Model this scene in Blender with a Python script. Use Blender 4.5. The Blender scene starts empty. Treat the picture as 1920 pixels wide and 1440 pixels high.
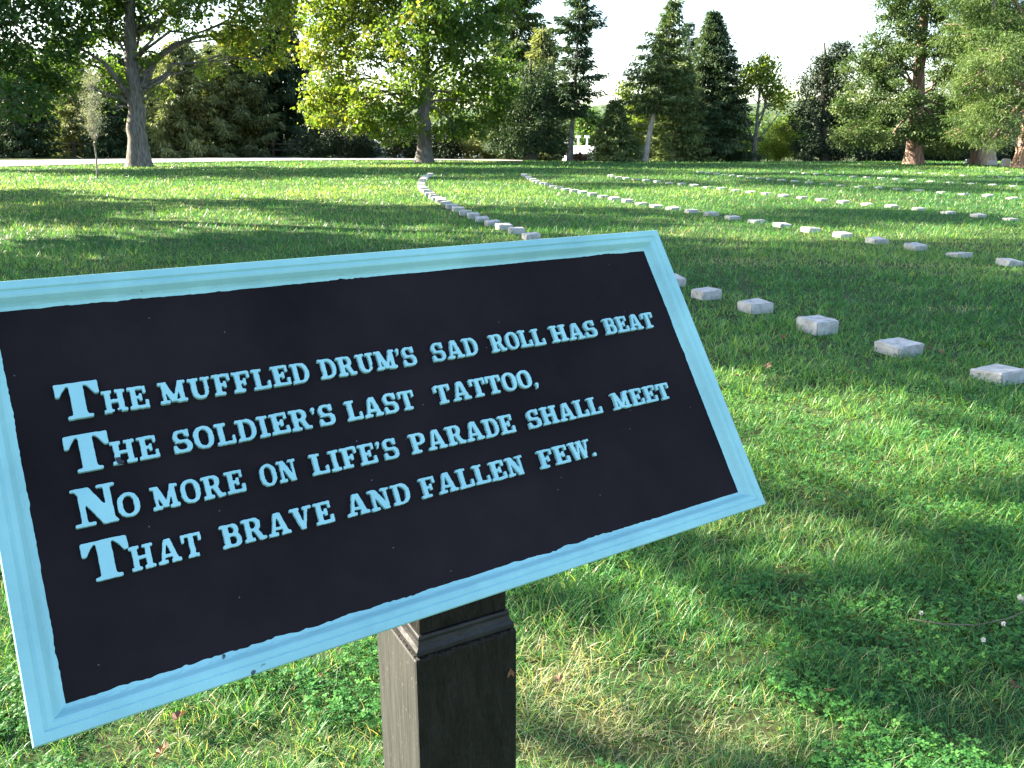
import bpy, bmesh, math, random
import numpy as np
from math import radians, sin, cos, pi

# ------------------------------------------------------------------ camera, sky, sun, exposure
S = bpy.context.scene
C = S.collection
F_PX, HZ, CAM_H = 1563.0, 252.0, 1.45          # focal length and horizon row measured on a 1920x1440 frame
TH = math.atan((720 - HZ) / F_PX)
cam = bpy.data.cameras.new("camera"); cam.sensor_width = 36; cam.lens = F_PX / 1920 * 36
cam.clip_end = 4000; cam.clip_start = 0.05
camo = bpy.data.objects.new("camera", cam); C.objects.link(camo)
camo.location = (0, 0, CAM_H); camo.rotation_euler = (pi / 2 - TH, 0, 0)
S.camera = camo

SUN_AZ, SUN_EL = radians(-72), radians(30)     # bearing from the view direction, elevation
w = bpy.data.worlds.new("World"); S.world = w; w.use_nodes = True
nt = w.node_tree; bg = nt.nodes["Background"]
sky = nt.nodes.new("ShaderNodeTexSky"); sky.sky_type = 'NISHITA'; sky.sun_disc = False
sky.sun_elevation = SUN_EL; sky.sun_rotation = SUN_AZ
sky.air_density = 1.0; sky.dust_density = 1.2; sky.ozone_density = 1.0
nt.links.new(sky.outputs[0], bg.inputs[0]); bg.inputs[1].default_value = 0.078
sl = bpy.data.lights.new("sun", 'SUN'); sl.energy = 5.0; sl.angle = radians(0.55); sl.color = (1, 0.90, 0.73)
so = bpy.data.objects.new("sun", sl); C.objects.link(so)
so.rotation_euler = (pi / 2 - SUN_EL, 0, pi - SUN_AZ)   # corrected below from the to-sun vector
from mathutils import Vector
TO_SUN = Vector((sin(SUN_AZ) * cos(SUN_EL), cos(SUN_AZ) * cos(SUN_EL), sin(SUN_EL)))
so.rotation_euler = TO_SUN.to_track_quat('Z', 'Y').to_euler()
so.location = (-30, 10, 30)
S.view_settings.view_transform = 'Standard'; S.view_settings.look = 'None'
S.view_settings.exposure = 2.88; S.view_settings.gamma = 1
S.cycles.max_bounces = 8; S.cycles.transparent_max_bounces = 4
S.cycles.use_adaptive_sampling = True

R = np.random.default_rng(7)
random.seed(7)

# ------------------------------------------------------------------ helpers
def ray(px, py):
    dx = (px - 960) / F_PX; dy = (py - 720) / F_PX
    return np.array([dx, cos(TH) - dy * sin(TH), -sin(TH) - dy * cos(TH)])
def at(px, py, Y):
    d = ray(px, py); d = d * (Y / d[1]); return np.array([d[0], Y, CAM_H + d[2]])
def on_ground(px, py, z=0.0):
    d = ray(px, py); d = d * ((CAM_H - z) / -d[2]); return np.array([d[0], d[1]])

def tag(o, label=None, cat=None, group=None, kind=None):
    if label: o['label'] = label
    if cat: o['category'] = cat
    if group: o['group'] = group
    if kind: o['kind'] = kind
    return o
def empty(name, loc, rz=0):
    o = bpy.data.objects.new(name, None); C.objects.link(o); o.empty_display_size = .1
    o.location = loc; o.rotation_euler = (0, 0, rz); return o
def mesh_np(name, V, Fc, mat, parent=None, attrs=None, smooth=False):
    V = np.asarray(V, np.float32).reshape(-1, 3)
    me = bpy.data.meshes.new(name)
    if isinstance(Fc, np.ndarray):
        n, k = Fc.shape; loops = Fc.ravel(); starts = np.arange(0, n * k, k)
    else:
        ln = np.array([len(f) for f in Fc]); n = len(Fc)
        loops = np.concatenate([np.asarray(f) for f in Fc]); starts = np.r_[0, np.cumsum(ln)[:-1]]
    me.vertices.add(len(V)); me.vertices.foreach_set("co", V.ravel())
    me.loops.add(len(loops)); me.loops.foreach_set("vertex_index", loops.astype(np.int32))
    me.polygons.add(n); me.polygons.foreach_set("loop_start", starts.astype(np.int32))
    me.polygons.foreach_set("use_smooth", np.full(n, bool(smooth)))
    me.update(calc_edges=True)
    for k2, a in (attrs or {}).items():
        at_ = me.attributes.new(k2, 'FLOAT', 'FACE'); at_.data.foreach_set("value", np.asarray(a, np.float32))
    if mat: me.materials.append(mat)
    o = bpy.data.objects.new(name, me); C.objects.link(o)
    if parent is not None: o.parent = parent
    return o
class MB:
    """collects simple shapes into one mesh"""
    def __init__(s): s.v = []; s.f = []; s.n = 0
    def add(s, v, f):
        v = np.asarray(v, float); s.v.append(v); s.f += [[i + s.n for i in q] for q in f]; s.n += len(v); return s
    def box(s, a, b):
        x0, y0, z0 = a; x1, y1, z1 = b
        return s.add([(x0,y0,z0),(x1,y0,z0),(x1,y1,z0),(x0,y1,z0),(x0,y0,z1),(x1,y0,z1),(x1,y1,z1),(x0,y1,z1)],
              [(0,3,2,1),(4,5,6,7),(0,1,5,4),(1,2,6,5),(2,3,7,6),(3,0,4,7)])
    def tube(s, pts, rad, sides=8, wob=0, seed=0):
        pts = np.asarray(pts, float); m = len(pts); rg = np.random.default_rng(seed)
        vs = []; t = np.gradient(pts, axis=0); t /= np.linalg.norm(t, axis=1)[:, None] + 1e-9
        a = np.array([1.0, 0, 0]) if abs(t[0][0]) < .9 else np.array([0, 1.0, 0])
        ph = np.arange(sides) * 2 * pi / sides
        lob = 1 + wob * rg.uniform(-1, 1, sides)
        for i in range(m):
            u = np.cross(t[i], a); u /= np.linalg.norm(u); v = np.cross(t[i], u)
            r = rad[i] * lob * (1 + wob * .4 * rg.uniform(-1, 1, sides))
            vs.append(pts[i] + np.outer(np.cos(ph) * r, u) + np.outer(np.sin(ph) * r, v))
        f = []
        for i in range(m - 1):
            for j in range(sides):
                k = (j + 1) % sides
                f.append((i*sides+j, i*sides+k, (i+1)*sides+k, (i+1)*sides+j))
        f.append(tuple(range(sides))[::-1]); f.append(tuple((m-1)*sides + j for j in range(sides)))
        return s.add(np.concatenate(vs), f)
    def build(s, name, mat, parent=None, smooth=False, bevel=0):
        o = mesh_np(name, np.concatenate(s.v), s.f, mat, parent, smooth=smooth)
        if bevel:
            b = o.modifiers.new("bevel", 'BEVEL'); b.width = bevel; b.segments = 2; b.limit_method = 'ANGLE'
        return o

def vnoise(x, y, sc, seed=0):
    x = np.asarray(x) / sc + 100; y = np.asarray(y) / sc + 100
    xi = np.floor(x).astype(np.int64); yi = np.floor(y).astype(np.int64); fx = x - xi; fy = y - yi
    fx = fx * fx * (3 - 2 * fx); fy = fy * fy * (3 - 2 * fy)
    def h(a, b):
        n = (a * 374761393 + b * 668265263 + seed * 974634777) & 0xffffffff
        n = ((n ^ (n >> 13)) * 1274126177) & 0xffffffff
        return ((n ^ (n >> 16)) & 0xffff) / 65535.0
    return (h(xi, yi) * (1 - fx) + h(xi + 1, yi) * fx) * (1 - fy) + (h(xi, yi + 1) * (1 - fx) + h(xi + 1, yi + 1) * fx) * fy

# ------------------------------------------------------------------ materials
def new_mat(name):
    m = bpy.data.materials.new(name); m.use_nodes = True
    n = m.node_tree.nodes; return m, n, m.node_tree.links, n["Principled BSDF"]
def ramp(n, stops):
    r = n.new("ShaderNodeValToRGB"); e = r.color_ramp.elements
    while len(e) < len(stops): e.new(.5)
    for q, (p, c) in zip(e, stops): q.position = p; q.color = (*c, 1)
    return r
def leaf_mat(name, stops, trans=.35, rough=.5, spec=.3, tboost=(1.5, 1.6, .8)):
    m, n, l, b = new_mat(name)
    a = n.new("ShaderNodeAttribute"); a.attribute_name = "tint"
    r = ramp(n, stops); l.new(a.outputs["Fac"], r.inputs[0])
    l.new(r.outputs[0], b.inputs["Base Color"]); b.inputs["Roughness"].default_value = rough
    b.inputs["Specular IOR Level"].default_value = spec
    t = n.new("ShaderNodeBsdfTranslucent"); mx = n.new("ShaderNodeMixShader"); mx.inputs[0].default_value = trans
    mu = n.new("ShaderNodeMix"); mu.data_type = 'RGBA'; mu.blend_type = 'MULTIPLY'; mu.inputs[0].default_value = 1
    l.new(r.outputs[0], mu.inputs[6]); mu.inputs[7].default_value = (*tboost, 1)
    l.new(mu.outputs[2], t.inputs[0])
    l.new(b.outputs[0], mx.inputs[1]); l.new(t.outputs[0], mx.inputs[2])
    l.new(mx.outputs[0], n["Material Output"].inputs[0]); return m
def rough_mat(name, c1, c2, scale=8, rough=.8, bump=.3, stretch=(1, 1, 1), detail=6, spec=.3, bscale=None, pos=(.35, .65)):
    m, n, l, b = new_mat(name)
    tc = n.new("ShaderNodeTexCoord"); mp = n.new("ShaderNodeMapping"); mp.inputs["Scale"].default_value = stretch
    l.new(tc.outputs["Object"], mp.inputs[0])
    no = n.new("ShaderNodeTexNoise"); no.inputs["Scale"].default_value = scale; no.inputs["Detail"].default_value = detail
    l.new(mp.outputs[0], no.inputs["Vector"])
    r = ramp(n, [(pos[0], c1), (pos[1], c2)]); l.new(no.outputs["Fac"], r.inputs[0]); l.new(r.outputs[0], b.inputs["Base Color"])
    b.inputs["Roughness"].default_value = rough; b.inputs["Specular IOR Level"].default_value = spec
    if bump:
        n2 = n.new("ShaderNodeTexNoise"); n2.inputs["Scale"].default_value = bscale or scale * 2; n2.inputs["Detail"].default_value = 8
        l.new(mp.outputs[0], n2.inputs["Vector"])
        bp = n.new("ShaderNodeBump"); bp.inputs["Strength"].default_value = bump; bp.inputs["Distance"].default_value = .02
        l.new(n2.outputs["Fac"], bp.inputs["Height"]); l.new(bp.outputs[0], b.inputs["Normal"])
    return m
M = {}
M['maple'] = leaf_mat('maple leaves', [(0, (.04, .08, .014)), (.4, (.085, .15, .022)), (.75, (.17, .225, .035)), (1, (.31, .27, .05))], .45)
M['green'] = leaf_mat('green leaves', [(0, (.02, .055, .015)), (.5, (.045, .10, .02)), (.85, (.10, .16, .025)), (1, (.24, .22, .04))], .38)
M['yellow'] = leaf_mat('yellow green leaves', [(0, (.09, .14, .02)), (.5, (.18, .24, .03)), (1, (.34, .34, .06))], .42)
M['spruce'] = leaf_mat('spruce needles', [(0, (.026, .055, .026)), (.6, (.055, .098, .042)), (1, (.12, .16, .07))], .2, .6)
M['spruce_light'] = leaf_mat('light spruce needles', [(0, (.05, .09, .032)), (.6, (.10, .15, .05)), (1, (.19, .23, .09))], .25, .6)
M['hemlock'] = leaf_mat('hemlock needles', [(0, (.08, .105, .045)), (.6, (.19, .22, .09)), (1, (.33, .35, .15))], .25, .6)
M['cedar'] = leaf_mat('cedar sprays', [(0, (.036, .068, .020)), (.55, (.072, .122, .037)), (1, (.15, .195, .068))], .25, .55)
M['cypress'] = leaf_mat('cypress sprays', [(0, (.04, .078, .019)), (.5, (.085, .148, .04)), (1, (.18, .24, .078))], .28, .55)
M['yew'] = leaf_mat('yew needles', [(0, (.012, .026, .012)), (.7, (.025, .045, .02)), (1, (.05, .07, .03))], .1, .6)
M['russet'] = leaf_mat('russet leaves', [(0, (.12, .06, .03)), (.6, (.22, .12, .06)), (1, (.3, .2, .1))], .3)
M['grey_leaf'] = leaf_mat('pale twigs leaves', [(0, (.20, .23, .14)), (1, (.36, .38, .25))], .2)
M['bark'] = rough_mat('grey bark', (.075, .068, .06), (.19, .175, .155), 5, .9, 1.0, (3, 3, .5), bscale=9)
M['bark_dark'] = rough_mat('dark bark', (.05, .04, .032), (.12, .10, .08), 5, .9, .8, (3, 3, .5))
M['bark_red'] = rough_mat('reddish fibrous bark', (.13, .075, .055), (.36, .255, .20), 2.2, .95, 1.0, (7, 7, .35), bscale=4)
M['bark_pale'] = rough_mat('pale bark', (.26, .22, .18), (.50, .45, .38), 5, .9, .7, (3, 3, .5))
M['twig'] = rough_mat('twig grey', (.20, .18, .15), (.34, .31, .26), 8, .9, 0)
M['grass'] = leaf_mat('grass blades', [(0, (.020, .098, .036)), (.45, (.060, .215, .058)), (.75, (.205, .37, .092)), (.84, (.29, .33, .15)), (1, (.40, .38, .26))], .48, .42, .4, (1.6, 1.3, .55))
M['clover'] = leaf_mat('clover leaves', [(0, (.021, .09, .027)), (.6, (.058, .195, .045)), (1, (.14, .33, .07))], .42, .5, .15, (2.2, 1.35, .5))

# ------------------------------------------------------------------ terrain
def edge_y(x):  # where the lawn's flat top begins to fall away
    t = np.clip((np.asarray(x) + 4) / 9.0, 0, 1); t = t * t * (3 - 2 * t)
    return 56 * (1 - t) + 45.5 * t
def terrain(x, y):
    x = np.asarray(x, float); y = np.asarray(y, float)
    d = np.clip(y - edge_y(x), 0, None)
    z = -np.where(d < 12, d * d * .0045, 12 * 12 * .0045 + (d - 12) * .0108 * 4)
    z = np.maximum(z, -6.0)
    und = (vnoise(x, y, 3.1, 3) - .5) * .05 + (vnoise(x, y, .9, 4) - .5) * .018
    return z + und * np.clip(1.2 - y / 40, .15, 1)
xs = np.concatenate([-np.geomspace(12, 900, 40)[::-1], np.linspace(-11.8, 11.8, 160), np.geomspace(12, 900, 40)])
ys = np.concatenate([[-60, -25, -8, -2], np.linspace(0, 14, 90), np.linspace(14.3, 60, 110), np.geomspace(61, 1500, 40)])
X, Y = np.meshgrid(xs, ys); Z = terrain(X, Y)
nx, ny = len(xs), len(ys)
idx = np.arange(nx * ny).reshape(ny, nx)
Fq = np.stack([idx[:-1, :-1], idx[:-1, 1:], idx[1:, 1:], idx[1:, :-1]], -1).reshape(-1, 4)
m, n, l, b = new_mat("lawn ground")
tc = n.new("ShaderNodeTexCoord")
n1 = n.new("ShaderNodeTexNoise"); n1.inputs["Scale"].default_value = 60; n1.inputs["Detail"].default_value = 8; n1.inputs["Roughness"].default_value = .7
n2 = n.new("ShaderNodeTexNoise"); n2.inputs["Scale"].default_value = .9; n2.inputs["Detail"].default_value = 5
for q in (n1, n2): l.new(tc.outputs["Object"], q.inputs["Vector"])
r1 = ramp(n, [(.3, (.022, .022, .012)), (.5, (.04, .05, .02)), (.62, (.05, .10, .03)), (.8, (.15, .14, .07))])
r2 = ramp(n, [(.35, (.7, .75, .7)), (.65, (1.25, 1.15, 1.1))])
l.new(n1.outputs["Fac"], r1.inputs[0]); l.new(n2.outputs["Fac"], r2.inputs[0])
mx = n.new("ShaderNodeMix"); mx.data_type = 'RGBA'; mx.blend_type = 'MULTIPLY'; mx.inputs[0].default_value = 1
l.new(r1.outputs[0], mx.inputs[6]); l.new(r2.outputs[0], mx.inputs[7]); l.new(mx.outputs[2], b.inputs["Base Color"])
b.inputs["Roughness"].default_value = .95; b.inputs["Specular IOR Level"].default_value = .1
M['lawn'] = m
lawn = mesh_np("lawn", np.stack([X, Y, Z], -1), Fq, M['lawn'], smooth=True); tag(lawn, kind='structure')

# road crossing the far left of the lawn
rn = [on_ground(*q) for q in ((-300, 327), (0, 313.5), (240, 307), (500, 302.3), (690, 300.8), (850, 301.4), (980, 303.4))]
rf = [on_ground(*q) for q in ((-300, 311), (0, 302), (240, 298.5), (500, 296), (690, 295.4), (850, 296.6), (980, 300.5))]
rn = np.array(rn); rf = np.array(rf)
tt = np.linspace(0, 6, 60)
A = np.stack([np.interp(tt, range(7), rn[:, k]) for k in (0, 1)], 1); B = np.stack([np.interp(tt, range(7), rf[:, k]) for k in (0, 1)], 1)
rv = []; rfc = []
for i in range(60):
    for j in range(5):
        p = A[i] * (1 - j / 4) + B[i] * j / 4; rv.append((p[0], p[1], float(terrain(p[0], p[1])) + .035))
for i in range(59):
    for j in range(4): a = i * 5 + j; rfc.append((a, a + 5, a + 6, a + 1))
M['road'] = rough_mat('worn asphalt', (.19, .18, .17), (.28, .27, .25), 3, .9, .3, bscale=60)
tag(mesh_np("road", rv, np.array(rfc), M['road'], smooth=True), kind='structure')

# far wooded ridge
hx = np.linspace(-900, 900, 120); hv = []; hf = []
for i, x in enumerate(hx):
    top = 14 + 16 * vnoise(x, 0, 160, 9) + 5 * vnoise(x, 5, 30, 10)
    hv += [(x, 640, -8), (x, 700, top * .6), (x, 800, top), (x, 1000, -8)]
for i in range(119):
    for j in range(3): a = i * 4 + j; hf.append((a, a + 4, a + 5, a + 1))
M['hill'] = rough_mat('wooded ridge', (.03, .055, .025), (.07, .10, .04), .12, 1, 1, bscale=.3)
tag(mesh_np("hills", hv, np.array(hf), M['hill'], smooth=True), kind='structure')

# ------------------------------------------------------------------ the verse sign
SIGN_C = np.array([-.0989, .9555, 1.1207])
A_S, T_S = .5682, .6148
EX = np.array([cos(A_S), sin(A_S), 0]); NH = np.array([sin(A_S), -cos(A_S), 0])
UP = np.array([0, 0, 1]) * cos(T_S) - NH * sin(T_S); NN = np.cross(EX, UP)
POST_A = radians(29.2); PW = .140
pl_corner = np.array([-.1155, .862])                        # near left corner of the post
pe = np.array([cos(POST_A), sin(POST_A)]); pb = np.array([-sin(POST_A), cos(POST_A)])
PC = pl_corner + pe * PW / 2 + pb * PW / 2
sign = empty("memorial_sign", (PC[0], PC[1], 0))
tag(sign, "tilted dark sign with a verse in raised pale blue letters, on a black post", "sign")
def to_sign(o):   # mesh given in world coordinates
    o.parent = sign; o.location = (-PC[0], -PC[1], 0)
def plane_pt(u, v, h=0): return SIGN_C + EX * u + UP * v + NN * h

m, n, l, b = new_mat("sign panel paint")
tc = n.new("ShaderNodeTexCoord")
a1 = n.new("ShaderNodeTexNoise"); a1.inputs["Scale"].default_value = 5; a1.inputs["Detail"].default_value = 7; a1.inputs["Roughness"].default_value = .6
vo = n.new("ShaderNodeTexVoronoi"); vo.inputs["Scale"].default_value = 42
a3 = n.new("ShaderNodeTexNoise"); a3.inputs["Scale"].default_value = 420; a3.inputs["Detail"].default_value = 4
for q in (a1, vo, a3): l.new(tc.outputs["Object"], q.inputs["Vector"])
r = ramp(n, [(.3, (.0095, .0068, .0078)), (.7, (.0200, .0150, .0170))]); l.new(a1.outputs["Fac"], r.inputs[0])
sp = ramp(n, [(.020, (1, 1, 1)), (.034, (0, 0, 0))]); l.new(vo.outputs["Distance"], sp.inputs[0])
mx = n.new("ShaderNodeMix"); mx.data_type = 'RGBA'; l.new(sp.outputs[0], mx.inputs[0]); l.new(r.outputs[0], mx.inputs[6]); mx.inputs[7].default_value = (.14, .16, .2, 1)
l.new(mx.outputs[2], b.inputs["Base Color"])
b.inputs['Specular IOR Level'].default_value = .06
rr_ = ramp(n, [(.3, (.66,) * 3), (.7, (.82,) * 3)]); l.new(a1.outputs["Fac"], rr_.inputs[0]); l.new(rr_.outputs[0], b.inputs["Roughness"])
bp = n.new("ShaderNodeBump"); bp.inputs["Strength"].default_value = .35; bp.inputs["Distance"].default_value = .001
l.new(a3.outputs["Fac"], bp.inputs["Height"]); l.new(bp.outputs[0], b.inputs["Normal"])
M['panel'] = m

def paint_mat(name, base, base2, chip=(.02, .025, .035)):
    m, n, l, b = new_mat(name)
    tc = n.new("ShaderNodeTexCoord")
    a1 = n.new("ShaderNodeTexNoise"); a1.inputs["Scale"].default_value = 9; a1.inputs["Detail"].default_value = 8; a1.inputs["Roughness"].default_value = .65
    a2 = n.new("ShaderNodeTexNoise"); a2.inputs["Scale"].default_value = 34; a2.inputs["Detail"].default_value = 3; a2.inputs["Roughness"].default_value = .5
    a3 = n.new("ShaderNodeTexNoise"); a3.inputs["Scale"].default_value = 160; a3.inputs["Detail"].default_value = 5
    for q in (a1, a2, a3): l.new(tc.outputs["Object"], q.inputs["Vector"])
    r = ramp(n, [(.3, base2), (.7, base)]); l.new(a1.outputs["Fac"], r.inputs[0])
    ch = ramp(n, [(.255, (1, 1, 1)), (.275, (0, 0, 0))]); l.new(a2.outputs["Fac"], ch.inputs[0])
    mx = n.new("ShaderNodeMix"); mx.data_type = 'RGBA'; l.new(ch.outputs[0], mx.inputs[0]); l.new(r.outputs[0], mx.inputs[6]); mx.inputs[7].default_value = (*chip, 1)
    l.new(mx.outputs[2], b.inputs["Base Color"]); b.inputs["Roughness"].default_value = .5; b.inputs["Specular IOR Level"].default_value = .35
    bp = n.new("ShaderNodeBump"); bp.inputs["Strength"].default_value = .3; bp.inputs["Distance"].default_value = .0015
    l.new(a3.outputs["Fac"], bp.inputs["Height"]); l.new(bp.outputs[0], b.inputs["Normal"])
    return m
M['frame'] = paint_mat('pale blue frame paint', (.315, .60, .585), (.22, .45, .46), (.05, .06, .065))
M['letter'] = paint_mat('pale blue letter paint', (.325, .605, .61), (.24, .49, .52))

# panel: a slab set inside the frame
HWi, HHi = .432, .200
mb = MB(); q = []
for h in (-.010, 0):
    for u, v in ((-HWi, -HHi), (HWi, -HHi), (HWi, HHi), (-HWi, HHi)): q.append(plane_pt(u, v, h))
mb.add(q, [(0, 3, 2, 1), (4, 5, 6, 7), (0, 1, 5, 4), (1, 2, 6, 5), (2, 3, 7, 6), (3, 0, 4, 7)])
to_sign(mb.build("panel", M['panel']))

# frame: moulded profile swept round the panel; its painted inner edge wobbles
prof = [(0.0, -.012), (0.0, .0120), (.0012, .0140), (.0098, .0140), (.0108, .0132), (.0116, .0118), (.0128, .0116), (.0142, .0120), (.0165, .0120), (.0190, .0108), (.0215, .0076), (.0238, .0044), (.0262, .0022), (.0300, .0008)]
HW, HH = .457, .2215
seg_pts = []
NL, NS = 520, 260
def side(c0, c1, nseg): return [(c0[0] + (c1[0] - c0[0]) * i / nseg, c0[1] + (c1[1] - c0[1]) * i / nseg, i / nseg) for i in range(nseg)]
loop_c = []   # (corner param) outer path
cs = [(-1, -1), (1, -1), (1, 1), (-1, 1)]
fv = []; npf = len(prof)
path = []
for k in range(4):
    a_, b_ = cs[k], cs[(k + 1) % 4]; ns = NL if k % 2 == 0 else NS
    for i in range(ns):
        t = i / ns; path.append((a_[0] + (b_[0] - a_[0]) * t, a_[1] + (b_[1] - a_[1]) * t, k, t))
for i, (sx, sy, k, t) in enumerate(path):
    for j, (d, h) in enumerate(prof):
        dd = d * (.93 if k % 2 == 0 else 1.0)
        u = sx * (HW - d); v = sy * (HH - d * .93)
        if j >= npf - 2:
            s_ = (i * .00175)
            wv = (float(vnoise(s_, k, .012, 21)) - .5) * .0020 + (float(vnoise(s_, k, .0042, 23)) - .5) * .0016 + (float(vnoise(s_, k, .05, 22)) - .5) * .0022
            wv *= .25 + 1.3 * max(0, float(vnoise(s_, k, .09, 24)) - .35); edge = min(t, 1 - t)
            wv *= min(1, edge * 20)
            if k == 0: v += wv
            if k == 1: u -= wv
            if k == 2: v -= wv
            if k == 3: u += wv
        fv.append(plane_pt(u, v, h))
npth = len(path); ff = []
for i in range(npth):
    k = (i + 1) % npth
    for j in range(npf - 1): ff.append((i * npf + j, k * npf + j, k * npf + j + 1, i * npf + j + 1))
fo = mesh_np("frame", fv, np.array(ff), M['frame']); to_sign(fo)
# backing plate behind panel and frame
mb = MB(); q = []
for h in (-.016, -.0105):
    for u, v in ((-.449, -.2135), (.449, -.2135), (.449, .2135), (-.449, .2135)): q.append(plane_pt(u, v, h))
mb.add(q, [(0, 3, 2, 1), (4, 5, 6, 7), (0, 1, 5, 4), (1, 2, 6, 5), (2, 3, 7, 6), (3, 0, 4, 7)])
M['black_iron'] = rough_mat('black painted iron', (.010, .010, .011), (.02, .02, .021), 20, .5, .2)
to_sign(mb.build("backing_plate", M['black_iron']))

# ---- lettering: each letter drawn as a field, traced, extruded
RES = 52
class Gl:
    def __init__(s, wd):
        s.wd = wd; s.pad = .16
        nx_ = int((wd + 2 * s.pad) * RES); ny_ = int((1.28 + .32) * RES)
        s.x = (np.arange(nx_) / RES - s.pad)[None, :]; s.y = (np.arange(ny_) / RES - .40)[:, None]
        s.m = np.zeros((ny_, nx_), bool)
    def r(s, x0, y0, x1, y1): s.m |= (s.x >= x0) & (s.x <= x1) & (s.y >= y0) & (s.y <= y1); return s
    def cut(s, x0, y0, x1, y1): s.m &= ~((s.x >= x0) & (s.x <= x1) & (s.y >= y0) & (s.y <= y1)); return s
    def seg(s, x0, y0, x1, y1, wd):   # stroke of given horizontal width
        t = (s.y - y0) / (y1 - y0); c = x0 + (x1 - x0) * t
        s.m |= (t >= 0) & (t <= 1) & (abs(s.x - c) <= wd / 2); return s
    def rr(s, x0, x1, y0, y1, rd, right=False, sub=False):
        X_ = s.x + 0 * s.y; Y_ = s.y + 0 * s.x
        ins = (X_ >= x0) & (X_ <= x1) & (Y_ >= y0) & (Y_ <= y1)
        rx = min(rd, (x1 - x0) / (1 if right else 2)); ry = min(rd * 1.15, (y1 - y0) / 2)
        dx = np.maximum(X_ - (x1 - rx), 0) if right else np.maximum(np.maximum(X_ - (x1 - rx), (x0 + rx) - X_), 0)
        dy = np.maximum(np.maximum(Y_ - (y1 - ry), (y0 + ry) - Y_), 0)
        ins &= ((dx / rx) ** 2.2 + (dy / ry) ** 2.2) <= 1
        if sub: s.m &= ~ins
        else: s.m |= ins
        return s
def glyph(ch):
    h = .14
    if ch == 'A': g = Gl(1.0).seg(.19, .04, .45, 1, .15).seg(.80, .04, .54, 1, .23).r(.25, .25, .75, .37).r(0, 0, .42, h).r(.58, 0, 1.0, h).r(.40, .9, .62, 1)
    elif ch == 'B': g = Gl(.84).rr(.12, .78, .48, 1, .24, True).rr(.12, .84, 0, .56, .26, True).rr(.34, .58, .59, .87, .13, True, True).rr(.34, .63, .13, .46, .15, True, True).r(0, 0, .2, h).r(0, 1 - h, .2, 1)
    elif ch == 'D': g = Gl(.86).rr(.12, .86, 0, 1, .42, True).rr(.33, .65, .13, .87, .27, True, True).r(0, 0, .2, h).r(0, 1 - h, .2, 1)
    elif ch == 'E': g = Gl(.84).r(.12, 0, .35, 1).r(0, 1 - h, .80, 1).r(0, 0, .84, h).r(.66, .66, .80, 1).r(.70, 0, .84, .36).r(.3, .44, .56, .57).r(.46, .34, .59, .67)
    elif ch == 'F': g = Gl(.80).r(.12, 0, .35, 1).r(0, 1 - h, .80, 1).r(0, 0, .50, h).r(.66, .64, .80, 1).r(.3, .42, .56, .55).r(.46, .32, .59, .65)
    elif ch == 'H': g = Gl(1.0).r(.12, 0, .34, 1).r(.66, 0, .88, 1).r(.3, .43, .7, .57).r(0, 0, .44, h).r(.56, 0, 1, h).r(0, 1 - h, .44, 1).r(.56, 1 - h, 1, 1)
    elif ch == 'I': g = Gl(.48).r(.13, 0, .35, 1).r(0, 0, .48, h).r(0, 1 - h, .48, 1)
    elif ch == 'L': g = Gl(.82).r(.12, 0, .34, 1).r(0, 1 - h, .48, 1).r(0, 0, .82, h).r(.68, 0, .82, .38)
    elif ch == 'M': g = Gl(1.16).r(.13, 0, .28, 1).r(.83, 0, 1.05, 1).seg(.58, .06, .22, 1, .25).seg(.58, .06, .93, 1, .15).r(0, 0, .40, h).r(.72, 0, 1.16, h).r(0, 1 - h, .3, 1).r(.84, 1 - h, 1.16, 1)
    elif ch == 'N': g = Gl(1.0).r(.13, 0, .27, 1).r(.73, 0, .87, 1).seg(.76, 0, .22, 1, .30).r(0, 0, .40, h).r(0, 1 - h, .3, 1).r(.6, 1 - h, 1.0, 1)
    elif ch == 'O': g = Gl(.84).rr(0, .84, -.01, 1.01, .40).rr(.22, .62, .13, .87, .24, sub=True)
    elif ch == 'P': g = Gl(.82).r(.12, 0, .35, 1).rr(.12, .82, .40, 1, .28, True).rr(.35, .60, .53, .87, .14, True, True).r(0, 0, .50, h).r(0, 1 - h, .2, 1)
    elif ch == 'R': g = Gl(.96).r(.12, 0, .35, 1).rr(.12, .80, .44, 1, .27, True).rr(.35, .58, .56, .87, .14, True, True).seg(.76, 0, .55, .48, .24).r(0, 0, .47, h).r(.64, 0, .96, h).r(0, 1 - h, .2, 1)
    elif ch == 'S':
        g = Gl(.80).rr(.05, .74, .44, 1.01, .28).rr(.25, .55, .57, .88, .13, sub=True).cut(.42, .57, .8, .72)
        g2 = Gl(.80).rr(.03, .80, -.01, .56, .29).rr(.20, .58, .13, .43, .13, sub=True).cut(0, .28, .40, .43)
        g.m |= g2.m; g.r(.60, .66, .74, 1.01).r(.03, -.01, .17, .34)
    elif ch == 'T': g = Gl(.86).r(.32, 0, .55, 1).r(0, 1 - h, .86, 1).r(0, .62, .13, 1).r(.73, .62, .86, 1).r(.19, 0, .67, h)
    elif ch == 'U': g = Gl(.96).rr(.12, .84, 0, .8, .34).r(.12, .4, .84, 1).cut(.35, .45, .68, 1.3).rr(.35, .68, .14, .7, .2, sub=True).r(0, 1 - h, .47, 1).r(.56, 1 - h, .96, 1)
    elif ch == 'V': g = Gl(1.0).seg(.50, 0, .22, 1, .24).seg(.50, 0, .80, 1, .14).r(0, 1 - h, .44, 1).r(.6, 1 - h, 1.0, 1)
    elif ch == 'W': g = Gl(1.26).seg(.38, 0, .18, 1, .21).seg(.38, 0, .62, 1, .12).seg(.84, 0, .64, 1, .21).seg(.84, 0, 1.08, 1, .12).r(0, 1 - h, .36, 1).r(.46, 1 - h, .80, 1).r(.92, 1 - h, 1.26, 1)
    elif ch in "',":
        y0 = .88 if ch == "'" else .08
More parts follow.
